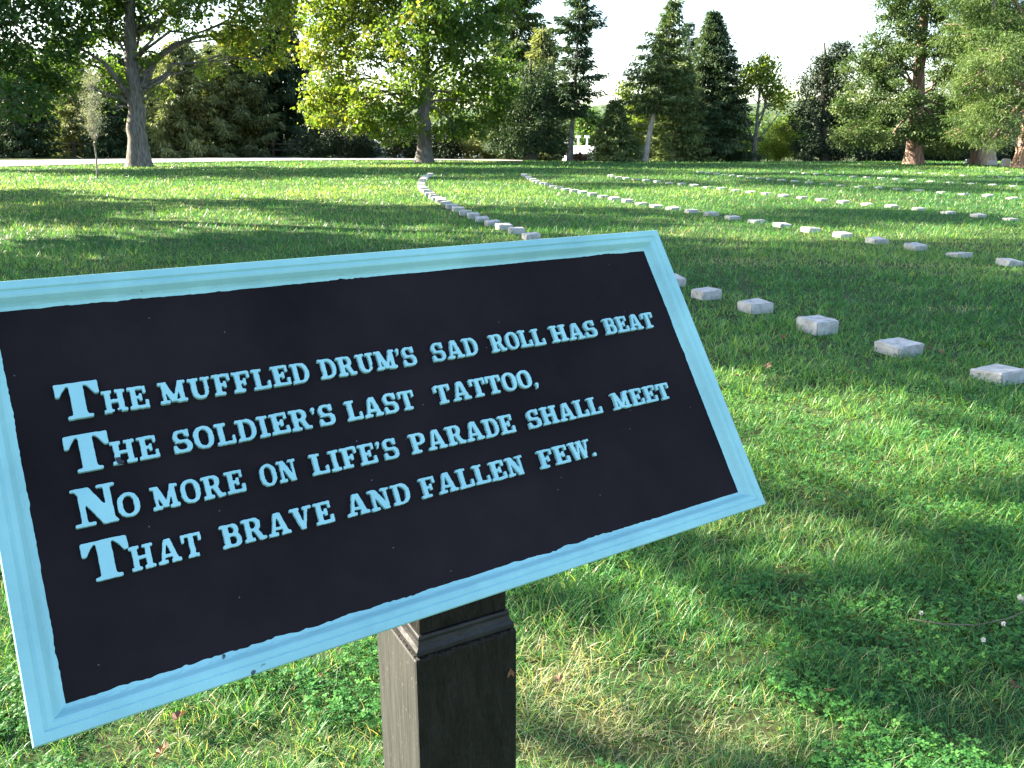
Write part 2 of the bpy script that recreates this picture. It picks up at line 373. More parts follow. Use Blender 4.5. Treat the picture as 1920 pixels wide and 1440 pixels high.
        g = Gl(.2); g.m |= (g.x - .1) ** 2 + (g.y - y0) ** 2 < .0100; g.seg(.06, y0 - .26, .15, y0, .09)
    elif ch == '.': g = Gl(.22); g.m |= (g.x - .11) ** 2 + (g.y - .10) ** 2 < .0125
    elif ch == 'bigT':
        g = Gl(1.0).r(.335, 0, .665, 1).r(0, .92, 1.0, 1).r(.20, 0, .80, .085)
        Xg = g.x + 0 * g.y; Yg = g.y + 0 * g.x
        dip = .62 + .36 * np.clip((Xg - .10) / .24, 0, 1) ** .75
        g.m |= (Xg >= 0) & (Xg <= .36) & (Yg > dip) & (Yg <= 1)
        dip = .62 + .36 * np.clip((.90 - Xg) / .24, 0, 1) ** .75
        g.m |= (Xg >= .64) & (Xg <= 1.0) & (Yg > dip) & (Yg <= 1)
        g.m |= (abs(Xg - .5) < .165 + .09 * np.clip((.16 - Yg) / .16, 0, 1) ** 2) & (Yg >= 0) & (Yg < .2)
    elif ch == 'bigN':
        g = Gl(1.0).r(.15, 0, .30, 1).r(.74, 0, .88, 1).seg(.79, -.02, .24, 1, .36).r(0, 0, .46, .09).r(0, .92, .4, 1).r(.58, .92, 1.0, 1)
    return g
def blur(a, k=2):
    for _ in range(k):
        p = np.pad(a, 1, mode='edge')
        a = (p[:-2, 1:-1] + p[2:, 1:-1] + p[1:-1, :-2] + p[1:-1, 2:] + 2 * p[1:-1, 1:-1]) / 6
    return a
def trace(f, lvl=.5):
    H_, W_ = f.shape; ins = f > lvl; nxt = {}
    c = ins[:-1, :-1] * 1 + ins[:-1, 1:] * 2 + ins[1:, 1:] * 4 + ins[1:, :-1] * 8
    T_ = {1: [('L', 'B')], 2: [('B', 'R')], 3: [('L', 'R')], 4: [('R', 'T')], 5: [('L', 'T'), ('R', 'B')], 6: [('B', 'T')], 7: [('L', 'T')],
          8: [('T', 'L')], 9: [('T', 'B')], 10: [('B', 'L'), ('T', 'R')], 11: [('T', 'R')], 12: [('R', 'L')], 13: [('R', 'B')], 14: [('B', 'L')]}
    def key(e, i, j): return {'B': ('h', i, j), 'T': ('h', i + 1, j), 'L': ('v', i, j), 'R': ('v', i, j + 1)}[e]
    for i, j in zip(*np.nonzero((c > 0) & (c < 15))):
        for e0, e1 in T_[int(c[i, j])]: nxt[key(e0, i, j)] = key(e1, i, j)
    def pos(k):
        t, i, j = k
        if t == 'h': a, b = f[i, j], f[i, j + 1]; return (j + (lvl - a) / (b - a), i)
        a, b = f[i, j], f[i + 1, j]; return (j, i + (lvl - a) / (b - a))
    loops = []
    while nxt:
        k0 = next(iter(nxt)); k = k0; lp = []
        while k in nxt: lp.append(pos(k)); k = nxt.pop(k)
        if len(lp) > 6: loops.append(np.array(lp))
    return loops
LCNT = [0]
def letter_splines(cu, ch, u0, v0, cap, kx):
    g = glyph(ch); f = blur(g.m.astype(float), 3)
    LCNT[0] += 1
    yy, xx = np.mgrid[0:f.shape[0], 0:f.shape[1]]
    big = ch.startswith('big')
    f = f + ((vnoise(xx, yy, 4, LCNT[0]) - .5) * .42 + (vnoise(xx, yy, 9, LCNT[0] + 300) - .5) * .30) * (.5 if big else 1)
    f = blur(f, 1)
    f[0] = f[-1] = 0; f[:, 0] = f[:, -1] = 0
    for lp in trace(f):
        if len(lp) < 12: continue
        lp = lp[::2] if len(lp) > 40 else lp
        sp = cu.splines.new('POLY'); sp.points.add(len(lp) - 1); sp.use_cyclic_u = True
        x = u0 + (lp[:, 0] / RES - g.pad) * cap * kx; y = v0 + (lp[:, 1] / RES - .40) * cap
        co = np.zeros((len(lp), 4)); co[:, 0] = x; co[:, 1] = y; co[:, 3] = 1
        sp.points.foreach_set("co", co.ravel())
LINES = [
 (69, [('bigT', -389, -349), ('HE', -348, -305), ('MUFFLED', -294, -132), ("DRUM'S", -119, 4), ('SAD', 26, 92), ('ROLL', 112, 196), ('HAS', 208, 285), ('BEAT', 300, 391)]),
 (14, [('bigT', -390, -350), ('HE', -350, -306), ("SOLDIER'S", -292, -116), ('LAST', -102, -15), ('TATTOO', 13, 154), (',', 157, 162)]),
 (-40, [('bigN', -393, -353), ('O', -354, -334), ('MORE', -323, -231), ('ON', -214, -174), ("LIFE'S", -158, -53), ('PARADE', -37, 107), ('SHALL', 128, 247), ('MEET', 267, 371)]),
 (-94, [('bigT', -393, -352), ('HAT', -353, -286), ('BRAVE', -267, -148), ('AND', -132, -55), ('FALLEN', -41, 102), ('FEW', 125, 207), ('.', 208, 213)])]
CAP, CAPB = .0242, .0385
rot = np.array([EX, UP, NN]).T
from mathutils import Matrix
for base, words in LINES:
    cu = bpy.data.curves.new("text_line", 'CURVE'); cu.dimensions = '2D'; cu.fill_mode = 'BOTH'
    cu.extrude = .0026; cu.bevel_depth = .0005; cu.bevel_resolution = 1; cu.offset = -.0006
    for wd, a, b_ in words:
        a *= .001; b_ *= .001
        if wd.startswith('big'): letter_splines(cu, wd, a, base * .001 - .0008, CAPB, (b_ - a) / CAPB); continue
        ws = [glyph(c_).wd for c_ in wd]
        tot = sum(ws); gap = .09
        k = (b_ - a) / CAP / (tot + gap * (len(wd) - 1)) if len(wd) > 1 else (b_ - a) / CAP / tot
        x = a
        for c_, w_ in zip(wd, ws): letter_splines(cu, c_, x, base * .001 + random.uniform(-.0004, .0004), CAP, k); x += (w_ + gap) * CAP * k
    co_ = bpy.data.objects.new("text_line", cu); C.objects.link(co_)
    bpy.context.view_layer.update()
    me = bpy.data.meshes.new_from_object(co_.evaluated_get(bpy.context.evaluated_depsgraph_get()))
    bpy.data.objects.remove(co_); bpy.data.curves.remove(cu)
    me.transform(Matrix([list(rot[0]) + [0], list(rot[1]) + [0], list(rot[2]) + [0], [0, 0, 0, 1]]))
    me.transform(Matrix.Translation(Vector(plane_pt(0, 0, .0022))))
    me.materials.clear(); me.materials.append(M['letter'])
    o = bpy.data.objects.new("text_line", me); C.objects.link(o); to_sign(o)

# post: body, ogee moulding, narrower neck cut to the slope of the sign's back
m = rough_mat('black painted wood', (.009, .0083, .0075), (.017, .0157, .014), 6, .5, .8, (11, 11, 2.0), bscale=14, spec=.18)
M['post'] = m
ZB = .845
def post_ring(hw, z, zt=None):
    out = []
    for sx, sy in ((-1, -1), (1, -1), (1, 1), (-1, 1)):
        p = PC + pe * sx * hw + pb * sy * hw
        if zt: # height of sign's back plane above p
            d = np.array([p[0], p[1], 0]) - (SIGN_C - NN * .0165); z_ = -(d @ NN) / NN[2]; out.append((p[0], p[1], z_))
        else: out.append((p[0], p[1], z))
    return out
def loft(rings):
    v = [q for r_ in rings for q in r_]; f = [(3, 2, 1, 0)]
    for i in range(len(rings) - 1):
        for j in range(4): k = (j + 1) % 4; f.append((i*4+j, i*4+k, (i+1)*4+k, (i+1)*4+j))
    e = 4 * (len(rings) - 1); f.append((e, e+1, e+2, e+3)); return MB().add(v, f)
po = loft([post_ring(PW / 2, -.05), post_ring(PW / 2, ZB)]).build("post", m, bevel=.0035); to_sign(po)
mf, n, l, b = new_mat('lit side flecked black paint')  # post's sunlit left face: sunlight painted in as lighter black; pale flecks are wear
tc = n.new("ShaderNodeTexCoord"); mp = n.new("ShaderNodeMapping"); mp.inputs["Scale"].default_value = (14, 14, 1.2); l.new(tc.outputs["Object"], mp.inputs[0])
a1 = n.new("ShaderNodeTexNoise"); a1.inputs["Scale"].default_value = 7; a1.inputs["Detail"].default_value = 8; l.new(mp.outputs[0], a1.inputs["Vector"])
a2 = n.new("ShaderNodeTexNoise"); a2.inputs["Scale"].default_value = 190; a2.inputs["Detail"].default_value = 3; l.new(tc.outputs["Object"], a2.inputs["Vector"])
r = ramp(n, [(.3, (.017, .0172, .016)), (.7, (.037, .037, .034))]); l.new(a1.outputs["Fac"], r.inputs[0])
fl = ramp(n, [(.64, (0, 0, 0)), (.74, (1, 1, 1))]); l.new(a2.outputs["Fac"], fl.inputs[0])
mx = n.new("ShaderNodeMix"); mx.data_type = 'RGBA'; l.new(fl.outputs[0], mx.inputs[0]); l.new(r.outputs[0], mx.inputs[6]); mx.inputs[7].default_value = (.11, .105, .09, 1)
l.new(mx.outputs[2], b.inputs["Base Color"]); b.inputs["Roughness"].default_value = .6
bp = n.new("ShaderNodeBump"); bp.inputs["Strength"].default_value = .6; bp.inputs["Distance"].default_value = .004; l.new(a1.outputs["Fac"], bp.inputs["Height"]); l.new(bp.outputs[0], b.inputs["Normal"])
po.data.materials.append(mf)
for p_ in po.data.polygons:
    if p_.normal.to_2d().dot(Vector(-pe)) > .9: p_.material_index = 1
o = loft([post_ring(.0665, ZB + .0006), post_ring(.0675, ZB + .004), post_ring(.0672, ZB + .008), post_ring(.0640, ZB + .013), post_ring(.0622, ZB + .019), post_ring(.0630, ZB + .022), post_ring(.0615, ZB + .026)]).build("moulding", M['black_iron'], bevel=.0012); to_sign(o)
o = loft([post_ring(.0597, ZB + .0262), post_ring(.0597, 0, True)]).build("neck", m, bevel=.002); to_sign(o)

# ------------------------------------------------------------------ grave markers
def stone_mat(name, c1, c2):
    m, n, l, b = new_mat(name)
    tc = n.new("ShaderNodeTexCoord"); oi = n.new("ShaderNodeObjectInfo")
    mp = n.new("ShaderNodeVectorMath"); mp.operation = 'ADD'
    ml = n.new("ShaderNodeVectorMath"); ml.operation = 'SCALE'; ml.inputs[3].default_value = 50
    cb = n.new("ShaderNodeCombineXYZ"); l.new(oi.outputs["Random"], cb.inputs[0]); l.new(cb.outputs[0], ml.inputs[0])
    l.new(tc.outputs["Object"], mp.inputs[0]); l.new(ml.outputs[0], mp.inputs[1])
    a1 = n.new("ShaderNodeTexNoise"); a1.inputs["Scale"].default_value = 14; a1.inputs["Detail"].default_value = 8; a1.inputs["Roughness"].default_value = .7
    a2 = n.new("ShaderNodeTexNoise"); a2.inputs["Scale"].default_value = 120; a2.inputs["Detail"].default_value = 4
    for q in (a1, a2): l.new(mp.outputs[0], q.inputs["Vector"])
    r = ramp(n, [(.27, (.10, .095, .08)), (.40, c1), (.7, c2)]); l.new(a1.outputs["Fac"], r.inputs[0]); l.new(r.outputs[0], b.inputs["Base Color"])
    b.inputs["Roughness"].default_value = .85
    bp = n.new("ShaderNodeBump"); bp.inputs["Strength"].default_value = .5; bp.inputs["Distance"].default_value = .004
    l.new(a2.outputs["Fac"], bp.inputs["Height"]); l.new(bp.outputs[0], b.inputs["Normal"]); return m
M['stone'] = stone_mat('weathered marble', (.29, .285, .265), (.50, .49, .465))
def make_stone(seed):
    bm = bmesh.new(); rg = random.Random(seed)
    bmesh.ops.create_cube(bm, size=1)
    for v in bm.verts: v.co = Vector((v.co.x * .215 * rg.uniform(.95, 1.05), v.co.y * .215 * rg.uniform(.95, 1.05), v.co.z * .30 + rg.uniform(-.008, .008)))
    bmesh.ops.bevel(bm, geom=bm.edges[:], offset=.009, segments=2, affect='EDGES')
    bmesh.ops.subdivide_edges(bm, edges=[e for e in bm.edges if e.calc_length() > .1], cuts=4, use_grid_fill=True)
    for v in bm.verts: v.co += Vector((rg.gauss(0, .0016), rg.gauss(0, .0016), rg.gauss(0, .0016)))
    me = bpy.data.meshes.new("grave_marker"); bm.to_mesh(me); bm.free(); me.materials.append(M['stone'])
    return me
stone_me = [make_stone(i) for i in range(6)]
def spline_row(pts, step=.70):
    P = np.array([on_ground(*q, z=.085) for q in pts])
    # smooth with a low-order polynomial over arc length, then resample evenly
    s = np.r_[0, np.cumsum(np.linalg.norm(np.diff(P, axis=0), axis=1))]
    deg = 5
    wt = 1 / np.maximum(P[:, 1], 4)
    fx = np.polyfit(s, P[:, 0], deg, w=wt); fy = np.polyfit(s, P[:, 1], deg, w=wt)
    ss = np.linspace(0, s[-1], 4000); Q = np.stack([np.polyval(fx, ss), np.polyval(fy, ss)], 1)
    L = np.r_[0, np.cumsum(np.linalg.norm(np.diff(Q, axis=0), axis=1))]
    t = np.arange(0, L[-1], step)
    return np.stack([np.interp(t, L, Q[:, 0]), np.interp(t, L, Q[:, 1])], 1)
z6 = lambda lst: [(1300 + x / 3.097, 290 + y / 3.097) for x, y in lst]
ROWS = [
 ([(2120, 762), (1880, 697), (1685, 647), (1534, 610), (1418, 573), (1325, 548), (1258, 525), (1130, 480), (1040, 453), (1015, 445), (987, 438), (960, 428), (938, 420), (918, 412), (902, 405), (880, 398), (865, 391), (852, 384), (832, 375), (818, 367), (800, 355), (791, 345), (789, 337), (796, 330), (812, 324)],
  "small pale stone block in the nearest curved row, above the sign's top edge"),
 ([(1998, 497), (1900, 482), (1805, 467), (1718, 455), (1641, 443), (1573, 432), (1516, 426), (1462, 416), (1415, 410), (1375, 403), (1338, 397), (1305, 392), (1270, 386), (1245, 381), (1220, 379), (1195, 375), (1175, 372), (1155, 369), (1100, 358), (1050, 350), (1020, 340), (1000, 334), (982, 325)],
  "small pale stone block in the second curved row, above the sign's right corner"),
 (z6([(2030, 372), (1815, 345), (1625, 328), (1453, 312), (1298, 296), (1150, 282), (1018, 268), (897, 254), (788, 245), (680, 238), (593, 230), (503, 218), (420, 210), (348, 202), (278, 193), (217, 188), (158, 182), (103, 177), (50, 171), (5, 166), (-120, 156), (-330, 135), (-480, 112)]),
  "small low stone block in the third curved row across the shaded right lawn"),
 (z6([(1990, 250), (1870, 237), (1728, 226), (1590, 215), (1470, 210), (1360, 201), (1255, 193), (1160, 186), (1065, 180), (983, 171), (902, 167), (828, 162), (760, 157), (690, 150), (590, 147), (525, 140), (475, 135), (435, 132), (300, 117), (150, 102), (30, 92)]),
  "tiny pale stone block in the fourth row back on the right lawn"),
 (z6([(1980, 178), (1865, 170), (1758, 163), (1660, 158), (1565, 155), (1480, 148), (1397, 145), (1317, 140), (1243, 135), (1175, 131), (1108, 127), (1050, 124), (1000, 121), (935, 116), (880, 112), (800, 107), (735, 102), (640, 97), (545, 90)]),
  "tiny pale stone block in the fifth row back on the right lawn"),
 (z6([(1980, 129), (1820, 120), (1710, 115), (1640, 112), (1560, 110), (1505, 106), (1450, 102), (1390, 100), (1290, 94), (1190, 90), (1100, 88)]),
  "tiny pale stone block in the sixth row back, a speck on the right lawn"),
 (z6([(2000, 98), (1915, 94), (1855, 91), (1800, 88), (1740, 86), (1660, 84)]),
  "tiny pale stone block in the farthest row, near the big reddish trunks at right"),
]
ORD = ["pale stone block at the right edge of the photo, lying flattest in the grass", "pale square stone block second from the photo's right edge, brown leaves beside it",
       "pale square stone block third from the photo's right edge in the nearest row",
       "pale square stone block fourth from the right edge in the nearest row", "pale square stone block fifth from the right edge in the nearest row",
       "pale stone block half hidden behind the sign's right frame edge"]
stone_xy = []
gid = 0
NEARP = [(1880, 690), (1685, 640), (1534, 602), (1418, 567), (1325, 543), (1258, 519)]
for ri, (pts, lab) in enumerate(ROWS):
    P = spline_row(pts)
    if ri == 0:   # the six nearest stones stand at their own measured spots
        Nn = np.array([on_ground(*q, z=.09) for q in NEARP])
        P = np.concatenate([Nn, P[P[:, 1] > Nn[-1, 1] + .55]])
    Tn = np.gradient(P, axis=0)
    for i, (x, y) in enumerate(P):
        o = bpy.data.objects.new("grave_marker", stone_me[(i * 5 + ri) % 6]); C.objects.link(o)
        rg = random.Random(ri * 100 + i)
        o.location = (x, y, float(terrain(x, y)) + rg.uniform(-.072, -.05) - (.02 + .008 * ri if ri >= 1 else 0) - (.03 if (ri == 0 and i == 0) else 0))
        s_ = (1, 1, .92, .88, .84, .8, .8)[ri] * rg.uniform(.94, 1.06); o.scale = (s_, s_, 1)
        o.rotation_euler = (rg.gauss(0, .04), rg.gauss(0, .04) + (.12 if (ri == 0 and i == 0) else 0), math.atan2(Tn[i, 1], Tn[i, 0]) + rg.gauss(0, .05))
        tag(o, ORD[i] if (ri == 0 and i < 6) else lab, "grave marker", "small square grave markers in curved row %s" % ("one", "two", "three", "four", "five", "six", "seven")[ri])
        stone_xy.append((x, y))
stone_xy = np.array(stone_xy)

# ------------------------------------------------------------------ foliage tools
def unit(v): return v / (np.linalg.norm(v, axis=-1, keepdims=True) + 1e-9)
def quads(P, D, N_, L, Wd):
    """rhombic leaves: P base points, D directions, N_ rough normals"""
    Sd = unit(np.cross(D, N_)); L = L[:, None]; Wd = Wd[:, None]; Nn = np.cross(Sd, D)
    V = np.stack([P, P + D * L * .45 + Sd * Wd * .5 + Nn * L * .06, P + D * L, P + D * L * .45 - Sd * Wd * .5 + Nn * L * .06], 1)
    n = len(P); return V.reshape(-1, 3), np.arange(4 * n).reshape(n, 4)
def blob_leaves(blobs, n, size, rg, clump=.4, aspect=.75, updir=0.0, tint=(.45, .2), outward=.3, flat=.6, tfun=None, per=46):
    """blobs: list of (center, (rx,ry,rz)); leaves gathered in small clumps through every blob"""
    vol = np.array([(r[0] * r[1] * r[2]) ** (2 / 3) for c, r in blobs]); cnt = (vol / vol.sum() * n).astype(int)
    Ps, Cs, Ts = [], [], []
    for (c, r), k in zip(blobs, cnt):
        if k < 4: continue
        nc = max(2, k // per)
        d = unit(rg.normal(size=(nc, 3))); rad = rg.uniform(0, 1, nc) ** .42
        cc = np.asarray(c) + d * rad[:, None] * np.asarray(r)
        ct = rg.normal(tint[0], tint[1] * .7, nc)
        ci = rg.integers(0, nc, k)
        off = rg.normal(size=(k, 3)) * np.array([1, 1, flat]) * clump * rg.uniform(.5, 1.1, nc)[ci][:, None]
        Ps.append(cc[ci] + off); Cs.append(np.tile(np.asarray(c), (k, 1))); Ts.append(ct[ci] + rg.normal(0, tint[1] * .6, k))
    P = np.concatenate(Ps); Cn = np.concatenate(Cs); T = np.concatenate(Ts)
    out = unit(P - Cn)
    D = unit(rg.normal(size=P.shape) + out * outward * 2 + np.array([0, 0, updir]))
    N_ = unit(rg.normal(size=P.shape) + np.array([0, 0, .8]) + out * .4)
    L = size * rg.uniform(.6, 1.35, len(P)); V, Fc = quads(P, D, N_, L, L * aspect * rg.uniform(.7, 1.1, len(P)))
    if tfun is not None: T = T + tfun(P)
    return V, Fc, np.clip(T, 0, 1)
def px_blob(px, py, rx, ry, Y, dy=0, rd=None):
    c = at(px, py, Y + dy); k = (Y + dy) / F_PX
    return (c, (rx * k, (rd if rd is not None else rx * k), ry * k * 1.0))
def limb(p0, p1, sag=.0, n=6, rg=None):
    t = np.linspace(0, 1, n)[:, None]; p0 = np.asarray(p0, float); p1 = np.asarray(p1, float)
    P = p0 + (p1 - p0) * t; P[:, 2] += (sag * np.sin(pi * t))[:, 0] * np.linalg.norm(p1 - p0)
    if rg is not None: P[1:-1] += rg.normal(0, .03 * np.linalg.norm(p1 - p0), (n - 2, 3))
    return P
def trunk_pts(base, top, n=9, lean=None, flare=1.6, r0=.4, r1=.1):
    base = np.asarray(base, float); top = np.asarray(top, float); t = (np.linspace(0, 1, n) ** 1.7)[:, None]
    P = base + (top - base) * t
    r = r0 + (r1 - r0) * t[:, 0]; r = r * (1 + (flare - 1) * np.exp(-t[:, 0] * np.linalg.norm(top - base) / .5)); return P, r
def tree_root(name, base, label, cat="tree", group=None):
    o = empty(name, tuple(base)); tag(o, label, cat, group); return o
def put(o, root):
    o.parent = root; o.location = tuple(-np.array(root.location)); return o

def broadleaf(name, label, px, py_base, Y, blobs, r0, leafmat, n, size, bark='bark', top_py=0, seed=1, tint=(.45, .2), lean_px=0, tfun=None, clump=.4,
              aspect=.75, updir=-.2, trunk_top=None, limbs_extra=(), rd=None, flare=1.6, base=None, outward=.3, per=46, flat=.6):
    rg = np.random.default_rng(seed)
    if base is None:
        b0 = at(px, py_base, Y); b0[2] = float(terrain(b0[0], b0[1])) - .1
    else: b0 = np.array(base, float)
    root = tree_root(name, b0, label)
    tp = at(px + lean_px, top_py, Y) if trunk_top is None else np.array(trunk_top)
    P, r = trunk_pts(b0, tp, 22, r0=r0, r1=r0 * .25, flare=flare); P[8:-1] += rg.normal(0, r0 * .10, (13, 3)) * np.array([1, 1, 0])
    mb = MB(); mb.tube(P, r, 14, .10, seed)
    bl = []
    for q in blobs:
        if isinstance(q[0], np.ndarray): bl.append(q); continue
        dy = q[4] if len(q) > 4 else rg.uniform(-.45, .45) * q[2] * Y / F_PX * 1.6
        bl.append(px_blob(q[0], q[1], q[2], q[3], Y, dy))
    for c, rr3 in bl:
        t0 = np.clip((c[2] - b0[2]) / (tp[2] - b0[2]) * .75 - .05, .25, .95); i0 = int(np.clip(np.searchsorted(P[:, 2], b0[2] + t0 * (tp[2] - b0[2])), 3, 20)); p0 = P[i0]
        rl = max(.03, r[i0] * .27)
        L_ = limb(p0, c, .08, 7, rg); mb.tube(L_, np.linspace(rl, .02, 7), 6, .05, seed)
        for _ in range(4):
            e = c + unit(rg.normal(size=3)) * np.array(rr3) * .8; j = rg.integers(3, 6)
            mb.tube(limb(L_[j], e, .05, 4, rg), np.linspace(rl * .35, .012, 4), 4, 0, seed)
    for pts, ra, rb in limbs_extra:
        Pp = np.array([at(*q) for q in pts]); mb.tube(Pp, np.linspace(ra, rb, len(Pp)), 9, .06, seed)
    put(mb.build("trunk", M[bark], smooth=True), root)
    V, Fc, T = blob_leaves(bl, n, size, rg, clump, aspect, updir, tint, outward, flat, tfun, per)
    put(mesh_np("crown", V, Fc, M[leafmat], attrs={'tint': T}), root)
    return root

def conifer(name, label, px, Y, py_top, half_px, leafmat, seed=1, py_low=300, r0=.22, bark='bark_dark', power=.8, spacing=.38, nb=6, droop=.25, spray=.30, dens=1.0,
            base=None, height=None, radius=None, gap=.0, lean_px=0, tint=(.45, .22), profile=None, trunk_show=None, irregular=.25, sag_tips=.0, sz=1.0):
    rg = np.random.default_rng(seed)
    if base is None:
        b0 = at(px, 305, Y); b0[2] = float(terrain(b0[0], b0[1])) - .1
        top = at(px + lean_px, py_top, Y); low = at(px, py_low, Y)[2]; Rm = half_px * Y / F_PX
    else:
        b0 = np.array(base, float); top = b0 + np.array([0, 0, height]); low = b0[2] + py_low; Rm = radius
    root = tree_root(name, b0, label)
    P, r = trunk_pts(b0, top, 14, r0=r0, r1=.03, flare=1.5)
    mb = MB(); mb.tube(P, r, 10, .08, seed)
    H_ = top[2] - low; z = low; Pb, Db, Ub, Tb = [], [], [], []
    while z < top[2] - .15:
        f = (z - low) / H_
        rad = Rm * ((1 - f) ** power if profile is None else np.interp(f, *profile)) + .12
        k = (z - b0[2]) / (top[2] - b0[2]); c = b0 + (top - b0) * k
        a0 = rg.uniform(0, 6.28)
        for j in range(nb):
            if rg.uniform() < gap: continue
            a = a0 + j * 6.283 / nb + rg.normal(0, .25); L_ = rad * rg.uniform(1 - irregular * 1.6, 1 + irregular * .5)
            dr = droop * (1 - f * .8) + rg.normal(0, .06)
            m_ = max(3, int(L_ / .16 * dens)); t = (np.arange(m_) + rg.uniform(0, 1, m_)) / m_; t = .12 + .88 * t
            dirh = np.array([cos(a), sin(a), 0])
            zc = -dr * L_ * t ** 1.0 + (.16 + sag_tips) * L_ * np.maximum(t - .55, 0) ** 1.3
            pts = c + dirh * (L_ * t)[:, None] + np.array([0, 0, 1]) * zc[:, None]
            if L_ > .5:
                mb.tube(c + dirh * (L_ * np.linspace(0, .9, 4))[:, None] + np.array([0, 0, 1]) * (-dr * L_ * np.linspace(0, .9, 4))[:, None], np.linspace(max(.012, r0 * .12), .006, 4), 4)
            rep = 11
            Pq = np.repeat(pts, rep, 0); n_ = len(Pq)
            side_ = np.array([-sin(a), cos(a), 0])
            sg = rg.uniform(-1, 1, n_)
            wdt = (.30 * L_ * (1.05 - np.repeat(t, rep)) + .12)
            Pq = Pq + side_ * (sg * wdt)[:, None] * .8 + rg.normal(0, .045, (n_, 3))
            Pq[:, 2] -= np.abs(rg.normal(0, .07, n_)) * (1 + sag_tips * 4)
            Dq = unit(dirh * rg.uniform(.2, 1, n_)[:, None] + side_ * sg[:, None] * .9 + np.array([0, 0, -1]) * rg.uniform(0, .7 + sag_tips, n_)[:, None] + rg.normal(0, .25, (n_, 3)))
            Pb.append(Pq); Db.append(Dq); Tb.append(rg.normal(tint[0], tint[1], n_) + rg.normal(0, tint[1] * .6) + (np.repeat(t, rep) - .6) * .15)
        z += spacing * rg.uniform(.7, 1.3) * (1 - .35 * f)
    put(mb.build("trunk", M[bark], smooth=True), root)
    Pq = np.concatenate(Pb); Dq = np.concatenate(Db); T = np.concatenate(Tb)
    L = spray * rg.uniform(.6, 1.3, len(Pq)) * sz
    V, Fc = quads(Pq, Dq, unit(rg.normal(size=Pq.shape) * .6 + np.array([0, 0, 1.0])), L * .85, L * .25)
    put(mesh_np("crown", V, Fc, M[leafmat], attrs={'tint': np.clip(T, 0, 1)}), root)
    return root

# ------------------------------------------------------------------ trees
SH = np.array([sin(SUN_AZ), cos(SUN_AZ)]); PU = np.array([-SH[1], SH[0]]) * -1   # toward the sun / across it
if PU[1] < 0: PU = -PU
def us(u, t): p = PU * u + SH * t; return p
def shade_blob(u, sg, z, r, rz=None):  # clump of foliage at height z whose shade falls at (u, sg)
    t = sg + z / math.tan(SUN_EL); p = us(u, t); return (np.array([p[0], p[1], z]), (r, r, rz or r * .8))

# tall trees left of the picture whose shade dapples the lawn
def shade_tree(u, t, blobs, r0, h, label, seed, n=9000):
    p = us(u, t); broadleaf("maple_tree", label, 0, 0, 0, blobs, r0, 'green', n, .30, seed=seed, base=(p[0], p[1], -.1), trunk_top=(p[0], p[1], h), clump=.55)
rg0 = np.random.default_rng(5)
def crown_blobs(u, t, zs, ru, nb, seed, rb=(1.1, 1.7), umin=None):
    rg = np.random.default_rng(seed); out = []
    while len(out) < nb:
        z = rg.uniform(*zs); a = rg.uniform(0, 6.28); f = (z - zs[0]) / (zs[1] - zs[0]); rr_ = ru * (.55 + .45 * sin(pi * min(1, f * .9 + .1))) * rg.uniform(.2, 1) ** .5
        du, dt = rr_ * cos(a), rr_ * sin(a)
        r = rg.uniform(*rb)
        if umin is not None and u + du - r < umin: continue
        p = us(u + du, t + dt); out.append((np.array([p[0], p[1], z]), (r, r, r * .75)))
    return out
shade_tree(7.0, 17, crown_blobs(7.0, 17, (3.0, 13.5), 2.9, 40, 1, umin=4.5) + [shade_blob(2.75, -.95, 7.2, .40, .34), shade_blob(2.9, -1.75, 7.6, .45, .36), shade_blob(2.35, -1.3, 7.3, .30, .26), shade_blob(2.15, -.55, 7.0, .30, .25), shade_blob(2.05, -1.0, 7.2, .30, .25), shade_blob(2.3, -.3, 6.9, .22, .2)], .38, 13, "tall broad maple beyond the left edge of the picture, shading the lawn by the sign", 11, 14000)
shade_tree(12.0, 23, crown_blobs(12.0, 23, (4.0, 20), 2.9, 15, 2, (.7,1.2)), .35, 18, "maple beyond the left edge of the picture, second one back from the sign", 12, 8000)
shade_tree(16.0, 25, crown_blobs(16.0, 25, (3.5, 21), 2.9, 18, 3, (.7,1.3)), .40, 19, "maple beyond the left edge of the picture, third one back from the sign", 13, 10000)
pxof = lambda P: 960 + F_PX * P[:, 0] / (P[:, 1] * cos(TH) - (P[:, 2] - CAM_H) * sin(TH))
broadleaf("maple_tree", "dark green leafy tree whose boughs hang in from the photo's top left corner", -215, 315, 37,
  [(-40, 40, 90, 60, 0), (60, 110, 70, 45, 1), (-60, 160, 90, 50, 0), (40, 190, 50, 32, -1), (100, 30, 70, 45, 1), (-120, 0, 100, 70, 0), (20, -60, 120, 60, 1), (-200, 90, 90, 70, 1), (90, 165, 40, 22, 2), (-260, -40, 120, 80, 0), (-180, -120, 160, 90, 0), (130, 90, 45, 30, 1)] + crown_blobs(27, 33, (10, 22), 3.2, 12, 4, (.8, 1.4)),
  .4, 'green', 34000, .21, top_py=-120, seed=21, tint=(.32, .22), clump=.38)
